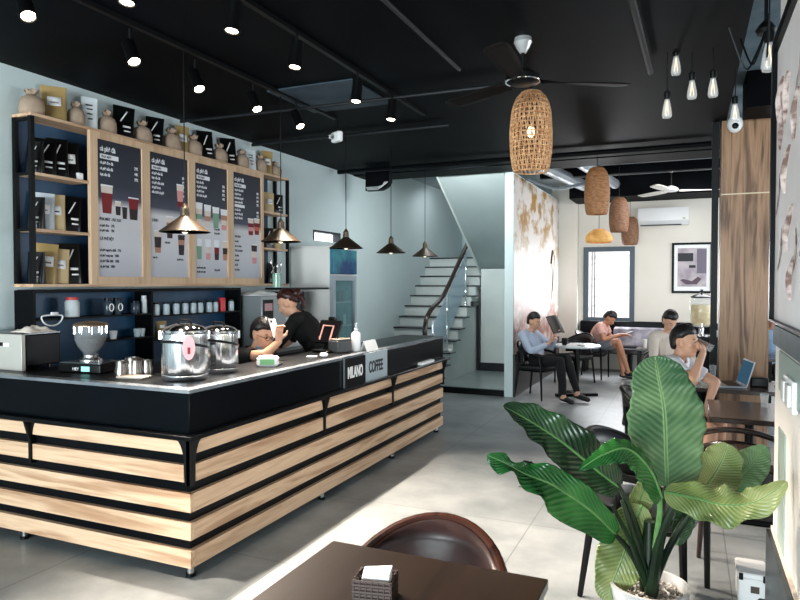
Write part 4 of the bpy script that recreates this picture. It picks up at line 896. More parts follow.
def table(label,x0,x1,y0,y1,z=.75,mat=None,group=None,base='pedestal',th=.035):
    cx,cy=(x0+x1)/2,(y0+y1)/2; t=thing('cafe_table',label,'table',(cx,cy,0),0,group); a,b=(x1-x0)/2,(y1-y0)/2
    ob('table_top',MB().box(-a,a,-b,b,z-th,z),mat or DWOOD,t,bevel=.004)
    if base=='pedestal':
        ob('column',MB().lathe([(.035,.04),(.03,.06),(.03,z-th-.02),(.09,z-th)],n=16),BLKM,t)
        ob('base_plate',MB().rbox((0,0,.02),min(.44,2*a*.9),min(.44,2*b*.9),.04,.04),BLKM,t)
    else:
        for sx in (-1,1):
            for sy in (-1,1): ob('leg',MB().box(sx*(a-.03)-.018,sx*(a-.03)+.018,sy*(b-.03)-.018,sy*(b-.03)+.018,0,z-th),BLKM,t)
    return t
fx0,fx1=-1.134,-.385
ft=table('dark brown square table in the foreground with a napkin holder',fx0,fx1,1.22,2.0,mat=wood('walnut_top',(26,18,14),(42,30,23),'y',.28,1,(.2,.9)))
armchair('armchair','brown leather round back chair tucked at the foreground table',(-.80,1.975,0),-PI/2,None,RIM,LEA)
# napkin holder
q=onz(380,594,.75)
t=thing('napkin_holder','dark woven napkin holder on the foreground table','napkin holder',(q.x,q.y-.03,.75),math.radians(12))
WK=M('woven_brown',(58,42,38),.5)
hw,hd,hh=.052,.042,.068
for k in range(7):
    z=.006+k*.0095; s=.002*(k%2)
    ob('woven_band',MB().tube([(-hw-s,-hd-s,z),(hw+s,-hd-s,z),(hw+s,hd+s,z),(-hw-s,hd+s,z)],.0052,6,closed=True),WK,t)
ob('base',MB().box(-hw,hw,-hd,hd,0,.006),WK,t)
for i in range(8):
    for s in (-1,1): 
        pass
mb=MB()
for i in range(7):
    x=-hw+2*hw*i/6
    for s in (-1,1): mb.tube([(x,s*(hd+.003),.003),(x,s*(hd+.003),hh)],.003,5)
for i in range(5):
    y=-hd+2*hd*i/4
    for s in (-1,1): mb.tube([(s*(hw+.003),y,.003),(s*(hw+.003),y,hh)],.003,5)
ob('upright_weave',mb,WK,t)
n=thing('napkins','white folded napkins standing in the woven holder','napkins',(q.x,q.y-.03,.757),math.radians(12))
for i in range(5):
    o=ob('napkin',MB().prism([(-.042,0),(.042,0),(.045,.076+.002*i),(-.036,.058+.004*i)],'y',-.022+i*.009,-.015+i*.009),PAPER,n)
# right hand tables
t3=table('black cafe table nearest the wall end, behind the big plant',.24,.86,3.70,4.12,group='tables on the right side')
t2=table('brown topped cafe table between the laptop table and the plant',.13,.66,4.88,5.62,group='tables on the right side')
t1=table('dark cafe table with the open laptop before the oak column',.05,.95,6.2,6.8,group='tables on the right side',base='legs')
pc=armchair('armchair','black armchair behind the plant, nearest its pot',(-.21,3.70,0),math.radians(-12),'black armchairs by the right tables'); pc.scale=(1.12,1.12,1.05)
armchair('armchair','brown armed chair with open rails beside the brown topped table',(.30,4.52,0),math.radians(82),'black armchairs by the right tables',M('brown_black_wood',(40,26,22),.25),None,True)
mc=armchair('armchair','black armchair under the person drinking from a glass',(-.24,5.68,0),math.radians(-6),'black armchairs by the right tables')
# laptop
t=thing('laptop','open silver laptop with dark blue screen on the table','laptop',(.31,6.45,.75),math.radians(-79))
ob('base',MB().rbox((0,0,.009),.33,.23,.016,.01),M('laptop_silver',(200,204,208),.3,metal=.6),t)
s_=ob('screen_shell',MB().box(-.16,.16,-.004,.004,0,.22),MC['laptop_silver'],t); s_.location=(0,.115,.015); s_.rotation_euler=(math.radians(-16),0,0)
ob('screen',MB().box(-.15,.15,-.006,-.004,.012,.208),M('screen_blue',(10,18,24),.6,emit=(34,66,86),es=1,spec=.1),s_)
ob('keyboard',MB().box(-.14,.14,-.03,.08,.017,.019),BLKP,t)
def glass_cup(label,loc,h=.12,r=.03,mat=None,liq=None,group=None):
    t=thing('drinking_glass',label,'glass',loc,0,group)
    ob('glass',MB().lathe([(r*.75,0),(r,h),(r*.93,h),(r*.68,.006)],n=16),mat or M('thin_glass',(235,240,240),.05,alpha=.16),t)
    if liq: ob('drink',MB().lathe([(r*.66,.008),(r*.85,h*.7),(0,h*.7)],n=14),liq,t)
    return t
glass_cup('clear water glass on the laptop table near the oak column',(.20,6.66,.75),.15)
glass_cup('small clear glass on the brown topped table',(.5,5.4,.75),.1)
tag(ob('black_pouch_case',MB().rbox((.56,6.5,.79),.14,.1,.08,.015),BLKP),'small black case standing right of the laptop','case')
tag(ob('notebook',MB().rbox((.78,6.45,.758),.2,.28,.014,.008),PAPER),'white notebook lying at the right end of the laptop table','notebook')
# black cabinet and drink dispenser
t=thing('service_cabinet','tall black service cabinet left of the oak column','cabinet',(.3,8.85,0)); ob('body',MB().box(-.27,.3,-.25,.25,0,.98),BLACK,t,bevel=.005); ob('top',MB().box(-.29,.32,-.27,.27,.98,1.01),BLKM,t); ob('door_line',MB().box(.0,.006,-.253,-.25,.05,.95),M('grey_line',(70,72,76),.5),t)
q=W(700,333,8.35); 
t=thing('drink_dispenser','glass drink dispenser with lemon water and metal lid','drink dispenser',(.13,8.72,1.01))
ob('stand',MB().lathe([(.10,0),(.10,.012),(.03,.02),(.03,.10),(.09,.12)],n=20),CHROME,t)
ob('jar',MB().lathe([(.09,.12),(.125,.17),(.135,.30),(.13,.42),(.11,.46),(.105,.46),(.126,.41),(.13,.30),(.12,.175),(.085,.126)],n=24),M('thin_glass',(235,240,240),.05,alpha=.16),t)
ob('lemon_water',MB().lathe([(.08,.13),(.115,.18),(.122,.30),(.118,.38),(0,.38)],n=22),M('lemon_water',(214,172,84),.3,c2=(240,222,160),scale=14),t)
ob('lid',MB().lathe([(.12,.46),(.125,.475),(.08,.50),(.02,.515),(.012,.54),(.02,.56),(0,.57)],n=22),M('dark_lid',(90,92,96),.2,metal=.8),t)
ob('tap',MB().tube([(0,-.12,.16),(0,-.17,.16),(0,-.17,.12)],.01,6),CHROME,t)
for k,(x,l) in enumerate(((.30,'stack of white saucers on the black service cabinet'),(.42,'second stack of white saucers on the black service cabinet'))):
    tag(ob('saucer_stack',MB().lathe([(.05,0),(.06,.02),(.055,.03),(.06,.05),(.05,.07),(0,.07)],(x,8.72,1.01),18),WHITE),l,'saucers')
# bench along the far wall
t=thing('wall_bench','long black bench with upholstered back under the far window','bench',(-.6,12.8,0))
ob('backrest',MB().box(-1.33,1.1,.2,.34,.46,.93),BLACK,t,bevel=.02); ob('seat',MB().box(-1.33,1.1,-.28,.2,.36,.46),M('black_leather',(22,22,24),.4),t,bevel=.02)
for x in (-1.2,-.4,.4,1.0): ob('leg',MB().box(x-.03,x+.03,-.2,.25,0,.36),BLKM,t)
t=thing('flower_cushion','black cushion with white flower print on the far bench','cushion',(-.15,12.9,.46))
cu=ob('cushion',MB().rbox((0,0,.2),.44,.12,.38,.05),BLACK,t)
for k in range(5): a=k*1.256; ob('petal',MB().ell((.02+.05*math.cos(a),-.062,.24+.05*math.sin(a)),.03,.004,.03),M('petal_white',(220,216,224),.7),cu)
ob('petal',MB().tube([(.02,-.062,.2),(-.03,-.062,.1),(-.1,-.062,.06)],.008,5,flat=(1,.4)),MC['petal_white'],cu)
t=thing('grey_cushion','pale lilac printed cushion on the far bench behind the pink shirt','cushion',(-.85,12.9,.46)); ob('cushion',MB().rbox((0,0,.19),.9,.12,.36,.05),M('lilac_cushion',(186,180,190),.8,c2=(120,116,128),scale=6),t)
# left man's table
lt=thing('round_table','small round pale topped table beside the reading person','table',(-1.50,9.82,0))
ob('table_top',MB().lathe([(.0,.72),(.33,.72),(.34,.735),(.33,.75),(0,.75)],n=32),M('pale_table_top',(190,196,200),.25),lt); ob('column',MB().lathe([(.04,.03),(.03,.06),(.03,.7),(.1,.72)],n=16),BLKM,lt); ob('base_plate',MB().obox((0,0,.02),.62,.08,.04,(0,0,.5)).obox((0,0,.02),.08,.62,.04,(0,0,.5)),BLKM,lt)
t=thing('black_mug','black cup on the small round table','cup',(-1.66,9.72,.75)); ob('body',MB().lathe([(.03,0),(.04,.02),(.042,.1),(.038,.1),(.035,.01)],n=16),BLKP,t); ob('handle',MB().tube([(.04,0,.08),(.07,0,.07),(.07,0,.03),(.04,0,.02)],.006,6),BLKP,t)
tag(ob('phone',MB().rbox((-1.42,9.7,.756),.07,.14,.01,.008,(0,0,.6)),BLKP),'black phone lying on the small round table','phone')
armchair('armchair','black armchair of the reading person beside the mural wall',(-2.02,9.50,0),math.radians(-20),'black armchairs in the far room')
armchair('armchair','black armchair beyond the small round table, back to the window',(-1.72,11.15,0),math.radians(-120),'black armchairs in the far room')
armchair('armchair','black armchair under the person in pink shirt',(-1.56,11.85,0),math.radians(-8),'black armchairs in the far room')
t4=table('low dark table with cups in front of the far bench',-.78,.0,11.2,11.75,.60,group='tables in the far room',base='legs')
table('dark table behind the oak column by the bright window',.85,1.5,8.9,9.5,group='tables in the far room',base='legs')
glass_cup('tall pale glass standing on the low far table',(-.66,11.4,.60),.14,.035,M('milky_glass',(220,214,206),.4),None)
glass_cup('second glass standing on the low far table',(-.5,11.35,.60),.1,.03)
t=thing('shoulder_bag','black bag with white trim on the floor beside the low table','bag',(-.58,10.5,0)); ob('bag',MB().ell((0,0,.15),.14,.1,.15),BLKP,t); ob('trim',MB().tube(spline([(-.12,-.06,.28),(-.03,-.09,.18),(.06,-.09,.06)],8),.012,6),WHITE,t)
# ---------------------------------------------------------------- people
SKIN=M('skin_light',(206,156,128),.5); SKIN2=M('skin_tan',(176,122,94),.5); HAIR=M('black_hair',(16,14,15),.4,c2=(32,27,26),scale=60,bump=.3); BHAIR=M('auburn_hair',(60,26,20),.35,c2=(34,16,14),scale=40,bump=.3)
def cap(mb,p0,p1,r0,r1,n=12):
    p0=Vector(p0);p1=Vector(p1); d=(p1-p0); L_=d.length; d.normalize(); pts=[];rs=[]
    for k in (-.95,-.75,-.4): pts.append(p0+d*r0*k); rs.append(r0*math.sqrt(1-k*k))
    for k in (0,.5,1): pts.append(p0+d*L_*k); rs.append(r0+(r1-r0)*k)
    for k in (.4,.75,.95): pts.append(p1+d*r1*k); rs.append(r1*math.sqrt(1-k*k))
    mb.tube(pts,rs,n)
def eval_mesh(o):
    bpy.context.view_layer.update(); dg=bpy.context.evaluated_depsgraph_get(); return bpy.data.meshes.new_from_object(o.evaluated_get(dg))
def build_person(label,loc,rz,P,clothes,skin=None,hair='short',hairmat=None,voxel=.0085,glasses=False,mask=False,watch=False,shoe=None,group=None):
    skin=skin or SKIN; hairmat=hairmat or HAIR; V=Vector
    prim=[]   # (tag,p0,p1,r)
    mb=MB()
    def C(tg,a,b,r0,r1,n=12): a=V(a);b=V(b); cap(mb,a,b,r0,r1,n); prim.append((tg,a,b,(r0+r1)/2))
    pel=V(P['pelvis']); ch=V(P['chest']); nk=V(P['neck']); hd=V(P['head'])
    up=(ch-pel).normalized(); fwd=V((1,0,0)); fwd=(fwd-up*fwd.dot(up)).normalized()
    tw=P.get('twist',0); side=V((-math.sin(tw),math.cos(tw),0)); lat=V((0,1,0))
    R=Matrix((fwd,lat,up)).transposed()
    mb.ell(pel,.12,.165,.115,rot=R); prim.append(('hips',pel-lat*.07,pel+lat*.07,.11))
    mid=pel.lerp(ch,.45)+fwd*.005; mb.ell(mid,.105,.145,.17,rot=R); prim.append(('torso',pel+up*.10,mid,.12))
    mb.ell(ch-up*.06,.118,.165,.20,rot=R); prim.append(('torso',mid,ch,.13)); prim.append(('torso',ch-side*.09,ch+side*.09,.11))
    sh={}
    for s,k in ((1,'L'),(-1,'R')):
        sh[k]=ch+side*s*.175+up*.075+V(P.get('sh'+k,(0,0,0)))
        C('torso',ch+up*.08+side*s*.05,sh[k],.07,.056)
    C('neck',ch+up*.10,nk,.062,.052); C('neck',nk,hd+V((-.01,0,-.03)),.052,.052)
    for k in 'LR':
        el=V(P['el'+k]); wr=V(P['wr'+k]); C('uarm',sh[k],el,.052,.040); C('farm',el,wr,.040,.026)
        s=1 if k=='L' else -1; hp=pel+lat*s*.085-up*.02; kn=V(P['kn'+k]); an=V(P['an'+k]); toe=V(P['toe'+k])
        C('thigh',hp,kn,.083,.055); C('calf1',kn,kn.lerp(an,.35),.055,.056); C('calf2',kn.lerp(an,.35),an,.056,.034); C('foot',an+V((0,0,-.03)),toe,.036,.026); C('foot',an+(an-toe).normalized()*.035+V((0,0,-.045)),toe,.028,.026)
        # hand
        d=V(P.get('hd'+k,(wr-el))).normalized(); nrm=V(P.get('hn'+k,(0,0,1))); nrm=(nrm-d*nrm.dot(d)).normalized(); acr=d.cross(nrm)
        Rh=Matrix((d,acr,nrm)).transposed(); mb.ell(wr+d*.048,.052,.040,.019,rot=Rh); prim.append(('hand',wr,wr+d*.09,.03))
        curl=P.get('curl'+k,.5)
        for i,(o_,l) in enumerate(((-.029,.062),(-.0095,.074),(.010,.070),(.028,.056))):
            b0=wr+d*.088+acr*o_; m1=b0+(d*math.cos(curl*.5)-nrm*math.sin(curl*.5))*l*.5; e1=m1+(d*math.cos(curl*1.5)-nrm*math.sin(curl*1.5))*l*.5
            C('hand',b0-d*.02,m1,.0095,.009,8); C('hand',m1,e1,.009,.008,8)
        ts=P.get('thumb'+k,1 if k=='L' else -1)
        b0=wr+d*.03+acr*ts*.03; m1=b0+(d*.55+acr*ts*.65-nrm*.3).normalized()*.042; C('hand',b0,m1,.014,.011,8); C('hand',m1,m1+(d*.9-nrm*.35).normalized()*.03,.011,.009,8)
    # head
    hy,hp_=P.get('hyaw',0),P.get('hpitch',0)
    RH=Euler((0,hp_,hy)).to_matrix()
    def HP(x,y,z): return hd+RH@V((x,y,z))
    mb.ell(HP(-.012,0,.022),.096,.076,.098,rot=RH,n=20,m_=14); mb.ell(HP(.02,0,-.045),.066,.058,.072,rot=RH); mb.ell(HP(.048,0,-.088),.03,.03,.026,rot=RH)
    mb.ell(HP(.045,.034,-.02),.032,.026,.032,rot=RH); mb.ell(HP(.045,-.034,-.02),.032,.026,.032,rot=RH)
    cap(mb,HP(.078,0,.005),HP(.098,0,-.028),.010,.015); mb.ell(HP(.07,0,.028),.02,.05,.014,rot=RH)
    mb.ell(HP(.079,0,-.055),.014,.025,.012,rot=RH)
    for s in (1,-1): mb.ell(HP(-.005,s*.078,-.008),.02,.01,.031,rot=RH)
    prim.append(('head',HP(0,0,-.04),HP(0,0,.04),.08))
    me=mesh('body_src',mb,skin); o=bpy.data.objects.new('person',me); COL.objects.link(o)
    md=o.modifiers.new('r','REMESH'); md.mode='VOXEL'; md.voxel_size=voxel; md.use_smooth_shade=True
    ms=o.modifiers.new('s','SMOOTH'); ms.factor=.5; ms.iterations=3
    me2=eval_mesh(o); o.modifiers.clear(); o.data=me2; bpy.data.meshes.remove(me); me2.name='person'
    me2.materials.clear(); me2.materials.append(skin)
    for p in me2.polygons: p.use_smooth=True
    o.location=loc; o.rotation_euler=(0,0,rz); tag(o,label,'person',group)
    # clothing
    import numpy as np
    nv=len(me2.vertices); co=np.empty(nv*3,dtype=np.float32); me2.vertices.foreach_get('co',co); co=co.reshape(-1,3)
    no=np.empty(nv*3,dtype=np.float32); me2.vertices.foreach_get('normal',no); no=no.reshape(-1,3)
    best=np.full(nv,1e9); idx=np.zeros(nv,int); tt=np.zeros(nv)
    for i,(tg,a,b,r) in enumerate(prim):
        a_=np.array(a);b_=np.array(b);ab=b_-a_; t_=np.clip(((co-a_)@ab)/max(ab@ab,1e-9),0,1); dd=np.linalg.norm(co-(a_+t_[:,None]*ab),axis=1)-r
        m=dd<best; best[m]=dd[m]; idx[m]=i; tt[m]=t_[m]
    tags=np.array([p[0] for p in prim])[idx]
    neckz=(co-np.array(ch+up*.12))@np.array(up)
    for cn,cmat,rules,off in clothes:
        mask_v=np.zeros(nv,bool)
        for tg,lo_,hi_ in rules:
            m=(tags==tg)&(tt>=lo_)&(tt<=hi_)
            if tg=='torso': m&=(neckz<.012)|(np.linalg.norm(np.cross(co-np.array(ch),np.array(up)),axis=1)>.085)
            mask_v|=m
        faces=[p.vertices[:] for p in me2.polygons if all(mask_v[v] for v in p.vertices)]
        if not faces: continue
        used=sorted({v for f_ in faces for v in f_}); mp_={v:i for i,v in enumerate(used)}
        from collections import Counter
        ec=Counter()
        for f_ in faces:
            for i in range(len(f_)): ec[tuple(sorted((f_[i],f_[(i+1)%len(f_)])))]+=1
        bd={v for e,c_ in ec.items() if c_==1 for v in e}
        vs=[]
        for v in used:
            p=V(co[v]); n_=V(no[v]); w=mnoise.noise(p*9)*.005+mnoise.noise(p*22)*.0025
            vs.append(p+n_*(off+w if v not in bd else off*.6))
        cm=bpy.data.meshes.new(cn); cm.from_pydata([tuple(v) for v in vs],[],[tuple(mp_[v] for v in f_) for f_ in faces]); cm.materials.append(cmat)
        for p in cm.polygons: p.use_smooth=True
        c=bpy.data.objects.new(cn,cm); COL.objects.link(c); c.parent=o
        sd=c.modifiers.new('s','SOLIDIFY'); sd.thickness=.006; sd.offset=-1
    # hair
    hm=MB(); n,m_=28,18; vs=[]; 
    def hs(x,y,z):
        # direction in head space -> inside hair region?
        back=-x
        line=.34 if x>.6 else (.34-(.6-x)*(.7 if x>.25 else 1.25)+(0 if x>.25 else .19))
        if hair=='bun': line=.42 if x>.3 else .42-(.3-x)*1.0
        return (z-max(line,-.86)) if not (abs(y)>.75 and z<.12 and -.3<x<.3) else -1
    for i in range(m_+1):
        th=-PI/2+PI*i/m_
        for k in range(n):
            a=2*PI*k/n; x,y,z=math.cos(th)*math.cos(a),math.cos(th)*math.sin(a),math.sin(th)
            f_=hs(x,y,z); e=(-.012+.014*min(1,f_/.12)+.011*min(1,max(0,f_-.05)/.3)+.010*max(0,z)+.004*mnoise.noise(V((x*5,y*5,z*5)))) if f_>0 else -.02
            c0=max(1e-3,math.cos(th)); g=(c0**.55)/c0 if (z<0 and f_>0) else 1
            vs.append(HP(-.014+(.097+e)*x*g,(.077+e)*y*g*(.93 if g>1 else 1),.024+(.099+e*1.15)*z*(1.12 if (z<0 and f_>0) else 1)))
    fs=[(i*n+k,i*n+(k+1)%n,(i+1)*n+(k+1)%n,(i+1)*n+k) for i in range(m_) for k in range(n)]
    hm.add(vs,fs)
    if hair=='bun':
        pass
    h=ob('hair',hm,hairmat,o,smooth=80)
    if hair=='bun': ob('hair_bun',MB().ell(HP(-.125,0,.05),.045,.05,.048,rot=RH),hairmat,h); ob('ponytail',MB().tube(spline([HP(-.13,0,.03),HP(-.15,.0,-.04),HP(-.13,.01,-.12)],8),[.03,.035,.03,.028,.026,.02,.016,.012,.006],8),hairmat,h)
    # face
    for s in (1,-1):
        e=ob('eye',MB().ell(HP(.0745,s*.031,.004),.009,.012,.0055,rot=RH),M('eye_white',(190,180,176),.5),o); ob('iris',MB().ell(HP(.0825,s*.031,.004),.003,.006,.006,rot=RH),M('iris_dark',(30,20,16),.2),e)
        ob('eyebrow',MB().tube([HP(.081,s*.018,.026),HP(.082,s*.032,.031),HP(.074,s*.048,.026)],.0045,6,flat=(1,.6)),HAIR,o)
    if not mask: ob('lips',MB().ell(HP(.0915,0,-.056),.006,.022,.007,rot=RH),M('lips',(158,90,82),.4),o)
    if glasses:
        g=ob('glasses',MB().tube([HP(.095+.001*0,.031+.024*math.cos(a),.002+.018*math.sin(a)) for a in [2*PI*i/16 for i in range(16)]],.002,5,closed=True).tube([HP(.095,-.031+.024*math.cos(a),.002+.018*math.sin(a)) for a in [2*PI*i/16 for i in range(16)]],.002,5,closed=True).tube([HP(.095,-.007,.004),HP(.097,0,.007),HP(.095,.007,.004)],.002,5).tube([HP(.093,.055,.006),HP(.0,.083,.008)],.002,5).tube([HP(.093,-.055,.006),HP(.0,-.083,.008)],.002,5),BLKP,o)
    if mask:
        Pm=[[HP(.075-.9*abs(v)**2.2*.06-.01*abs(u),.055*v,-.105+.018*u+ .0) for v in [q/6 for q in range(-6,7)]] for u in (-1.1,-.3,.5,1.2)]
        ob('face_mask',MB().grid(Pm),M('mask_blue',(140,186,214),.7),o,solid=.003)
    if watch:
        wr=V(P['wrL']); d=(wr-V(P['elL'])).normalized(); ob('watch',MB().tube([wr-d*.02+ (d.orthogonal().normalized()*math.cos(a)+d.cross(d.orthogonal().normalized())*math.sin(a))*.031 for a in [2*PI*i/16 for i in range(16)]],.007,6,closed=True),BLKP,o)
    return o
TEE=lambda m,hi=.62:('shirt',m,[('torso',0,1),('uarm',0,hi)],.018)
LONG=lambda m:('shirt',m,[('torso',0,1),('uarm',0,1),('farm',0,.9)],.012)
TRO=lambda m:('trousers',m,[('hips',0,1),('thigh',0,1),('calf1',0,1),('calf2',0,.96)],.010)
SHO=lambda m,hi=.4:('shorts',m,[('hips',0,1),('thigh',0,.8)],.014)
FOOT=lambda m:('shoes',m,[('foot',0,1)],.008)
BLKC=M('black_cloth',(9,9,10),.85); GREYSH=M('pale_blue_shirt',(176,186,204),.85,c2=(164,174,194),scale=6); WHSH=M('white_shirt',(226,224,228),.85); PINK=M('pink_shirt',(206,160,150),.85); BLUES=M('blue_shirt',(150,178,206),.85); GREYC=M('grey_cloth',(120,124,132),.85); SHOE=M('black_shoe',(18,18,20),.4)
base=dict(pelvis=(0,0,.555),chest=(.04,0,.93),neck=(.05,0,1.07),head=(.08,0,1.205),
  elL=(.10,.26,.76),wrL=(.30,.18,.74),elR=(.10,-.26,.76),wrR=(.30,-.18,.74),
  knL=(.44,.12,.53),knR=(.44,-.12,.53),anL=(.42,.12,.09),anR=(.42,-.12,.09),toeL=(.56,.14,.03),toeR=(.56,-.14,.03))
def pose(**k): d=dict(base); d.update(k); return d
# reading man by the mural wall
m1=build_person('person seated in pale grey-blue shirt reading a magazine by the mural wall',(-2.0,9.50,0),math.radians(-20),
  pose(pelvis=(.0,0,.54),chest=(-.12,0,.83),neck=(-.10,0,.965),head=(-.06,0,1.09),hpitch=.22,elL=(.08,.24,.72),wrL=(.22,.10,.88),hdL=(.25,-.2,.8),hnL=(-1,0,.2),elR=(.04,-.25,.68),wrR=(.24,-.10,.80),hdR=(.5,.2,.7),hnR=(-.3,0,1),curlL=1.0,curlR=1.0,
   knL=(.40,.10,.60),knR=(.42,-.10,.56),anL=(.60,.06,.12),anR=(.50,-.14,.09),toeL=(.76,.06,.05),toeR=(.64,-.16,.03)),
  [LONG(GREYSH),TRO(BLKC),FOOT(SHOE)])
mg=thing('magazine','open magazine with dark cover held up by the reading person','magazine',(-1.70,9.50,.93),math.radians(-20))
ob('cover',MB().add([(0,-.15,0),(0,.15,0),(-.13,.15,.24),(-.13,-.15,.24),(.03,0,.015),(-.10,0,.255),(.012,-.15,.006),(.012,.15,.006),(-.118,.15,.246),(-.118,-.15,.246),(.042,0,.021),(-.088,0,.261)],[(0,3,5,4),(4,5,2,1),(6,10,11,9),(10,7,8,11),(0,4,10,6),(4,1,7,10),(3,9,11,5),(5,11,8,2),(0,6,9,3),(1,2,8,7)]),BLKP,mg); ob('page',MB().add([(-.004,-.14,.006),(-.126,-.14,.232),(.022,-.005,.02),(-.106,-.005,.248)],[(0,1,3,2)]),PAPER,mg)
# person in pink
m2=build_person('person in pink t-shirt and grey shorts bent over a phone near the window',(-1.55,11.85,0),math.radians(-8),
  pose(chest=(.14,0,.83),neck=(.22,0,.94),head=(.30,0,1.04),hpitch=.75,elL=(.26,.24,.70),wrL=(.50,.12,.76),elR=(.26,-.24,.70),wrR=(.50,-.08,.78),hdR=(1,.3,.1),hdL=(1,-.3,.1),
   knL=(.42,.12,.58),knR=(.46,-.10,.66),anL=(.50,.14,.09),anR=(.62,-.04,.16),toeL=(.65,.16,.03),toeR=(.76,-.04,.10)),
  [TEE(PINK),SHO(GREYC),FOOT(SHOE)],SKIN2)
tag(ob('mobile_phone',MB().rbox((-.93,11.80,.81),.13,.07,.01,.008,(0,-.4,.1)),BLKP),'dark phone held by the person in pink shirt','phone')
# man drinking
m3=build_person('person in white t-shirt and black shorts drinking from a glass at the tables',(-.22,5.68,0),math.radians(-14),
  pose(chest=(.10,0,.93),neck=(.15,0,1.06),head=(.20,0,1.185),hpitch=-.02,hyaw=-.12,shR=(.03,0,.01),elR=(.32,-.27,.93),wrR=(.35,-.10,1.12),hdR=(-.12,.62,.35),hnR=(.9,.3,.5),curlR=1.3,
   elL=(.37,.22,.86),wrL=(.33,.14,.67),hdL=(.05,0,-1),hnL=(-1,0,0),knL=(.42,.16,.55),knR=(.42,-.16,.55),anL=(.36,.2,.09),anR=(.38,-.18,.09),toeL=(.52,.22,.03),toeR=(.54,-.2,.03)),
  [TEE(WHSH,.7),SHO(BLKC),FOOT(SHOE)],SKIN,voxel=.0075)
gx=onx(706,333,.0) if False else W(704,335,5.25)
gx=W(698,341,5.25); t=glass_cup('glass tilted to the mouth of the person in white t-shirt',(gx.x,gx.y,gx.z),.12,.032,M('thin_glass',(235,240,240),.05,alpha=.16),M('tea_drink',(150,90,50),.3)); t.rotation_euler=(0,math.radians(118),math.radians(-14))
# woman behind
build_person('person with short black hair in light top seated behind the person in white t-shirt',(-.26,8.6,0),math.radians(-60),
  pose(head=(.09,0,1.19),hpitch=.55,elL=(.16,.24,.74),wrL=(.36,.08,.76),elR=(.16,-.24,.74),wrR=(.36,-.08,.76)),[LONG(M('beige_top',(206,192,180),.85)),TRO(BLKC),FOOT(SHOE)],voxel=.01)
armchair('armchair','black armchair of the person seated behind the person in white t-shirt',(-.26,8.6,0),math.radians(-60),'black armchairs in the far room')
build_person('person in light blue shirt glimpsed between the oak column and wall',(.98,9.9,0),math.radians(-95),
  pose(hpitch=.3),[TEE(BLUES),TRO(BLKC),FOOT(SHOE)],SKIN2,voxel=.01)
armchair('armchair','black armchair of the person in light blue shirt',(.98,9.9,0),math.radians(-95),'black armchairs in the far room')
# barista with phone: leans on the counter, faces right/front
stand=dict(pelvis=(0,0,.90),chest=(.12,0,1.26),neck=(.18,0,1.38),head=(.25,0,1.47),knL=(.02,.11,.50),knR=(.0,-.11,.50),anL=(-.04,.12,.09),anR=(-.06,-.12,.09),toeL=(.1,.14,.03),toeR=(.08,-.14,.03),elL=(.2,.28,1.1),wrL=(.4,.2,1.1),elR=(.2,-.28,1.1),wrR=(.4,-.2,1.1))
def sp_(**k): d=dict(stand); d.update(k); return d
build_person('person in black t-shirt, glasses and lowered blue mask looking at a phone',(-3.43,4.42,0),math.radians(-6),
  sp_(pelvis=(-.05,0,.66),chest=(.16,0,1.0),neck=(.24,0,1.115),head=(.305,0,1.235),hpitch=.28,hyaw=-.1,elR=(.47,-.16,1.10),wrR=(.555,-.10,1.20),hdR=(-.15,.15,1),hnR=(-1,.3,0),curlR=1.1,elL=(.28,.28,.80),wrL=(.34,.10,.78),
    knL=(.30,.13,.50),knR=(.30,-.13,.50),anL=(.12,.13,.09),anR=(.12,-.13,.09),toeL=(.26,.14,.03),toeR=(.26,-.14,.03)),
  [TEE(BLKC),TRO(BLKC),FOOT(SHOE)],SKIN,glasses=True,mask=True,watch=True,voxel=.0075)
t=thing('stool','round black stool under the seated barista','stool',(-3.50,4.42,0)); ob('seat',MB().lathe([(.0,.53),(.16,.53),(.17,.55),(.16,.565),(0,.57)],n=20),BLKP,t)
for k in range(4): a=k*PI/2+.4; ob('leg',MB().tube([(math.cos(a)*.1,math.sin(a)*.1,.53),(math.cos(a)*.17,math.sin(a)*.17,0)],.012,6),BLKM,t)
q=Vector((-3.43,4.42,0))+Matrix.Rotation(math.radians(-6),3,'Z')@Vector((.50,-.09,1.30))
t=thing('white_phone','white phone held up by the barista with glasses','phone',q,math.radians(-6)); pb=ob('body',MB().rbox((0,0,0),.01,.075,.15,.004),WHITE,t); pb.rotation_euler=(0,-.35,0); ob('camera',MB().box(.0055,.0075,-.03,-.01,.045,.065),BLKP,pb)
# woman barista
build_person('person with auburn bun in black t-shirt bending over the counter work area',(-3.15,5.42,0),math.radians(195),
  sp_(pelvis=(0,0,.93),chest=(.20,0,1.24),neck=(.30,0,1.35),head=(.37,0,1.455),hpitch=.45,elL=(.42,.20,1.06),wrL=(.56,.12,1.10) if False else (.52,.12,.98),elR=(.42,-.22,1.08),wrR=(.54,-.10,.99)),
  [('shirt',BLKC,[('torso',0,1),('uarm',0,.95)],.014),TRO(BLKC),FOOT(SHOE),('mask_strap',M('mask_blue',(140,186,214),.7),[('none',0,0)],.01)],SKIN,hair='bun',hairmat=BHAIR,voxel=.008)
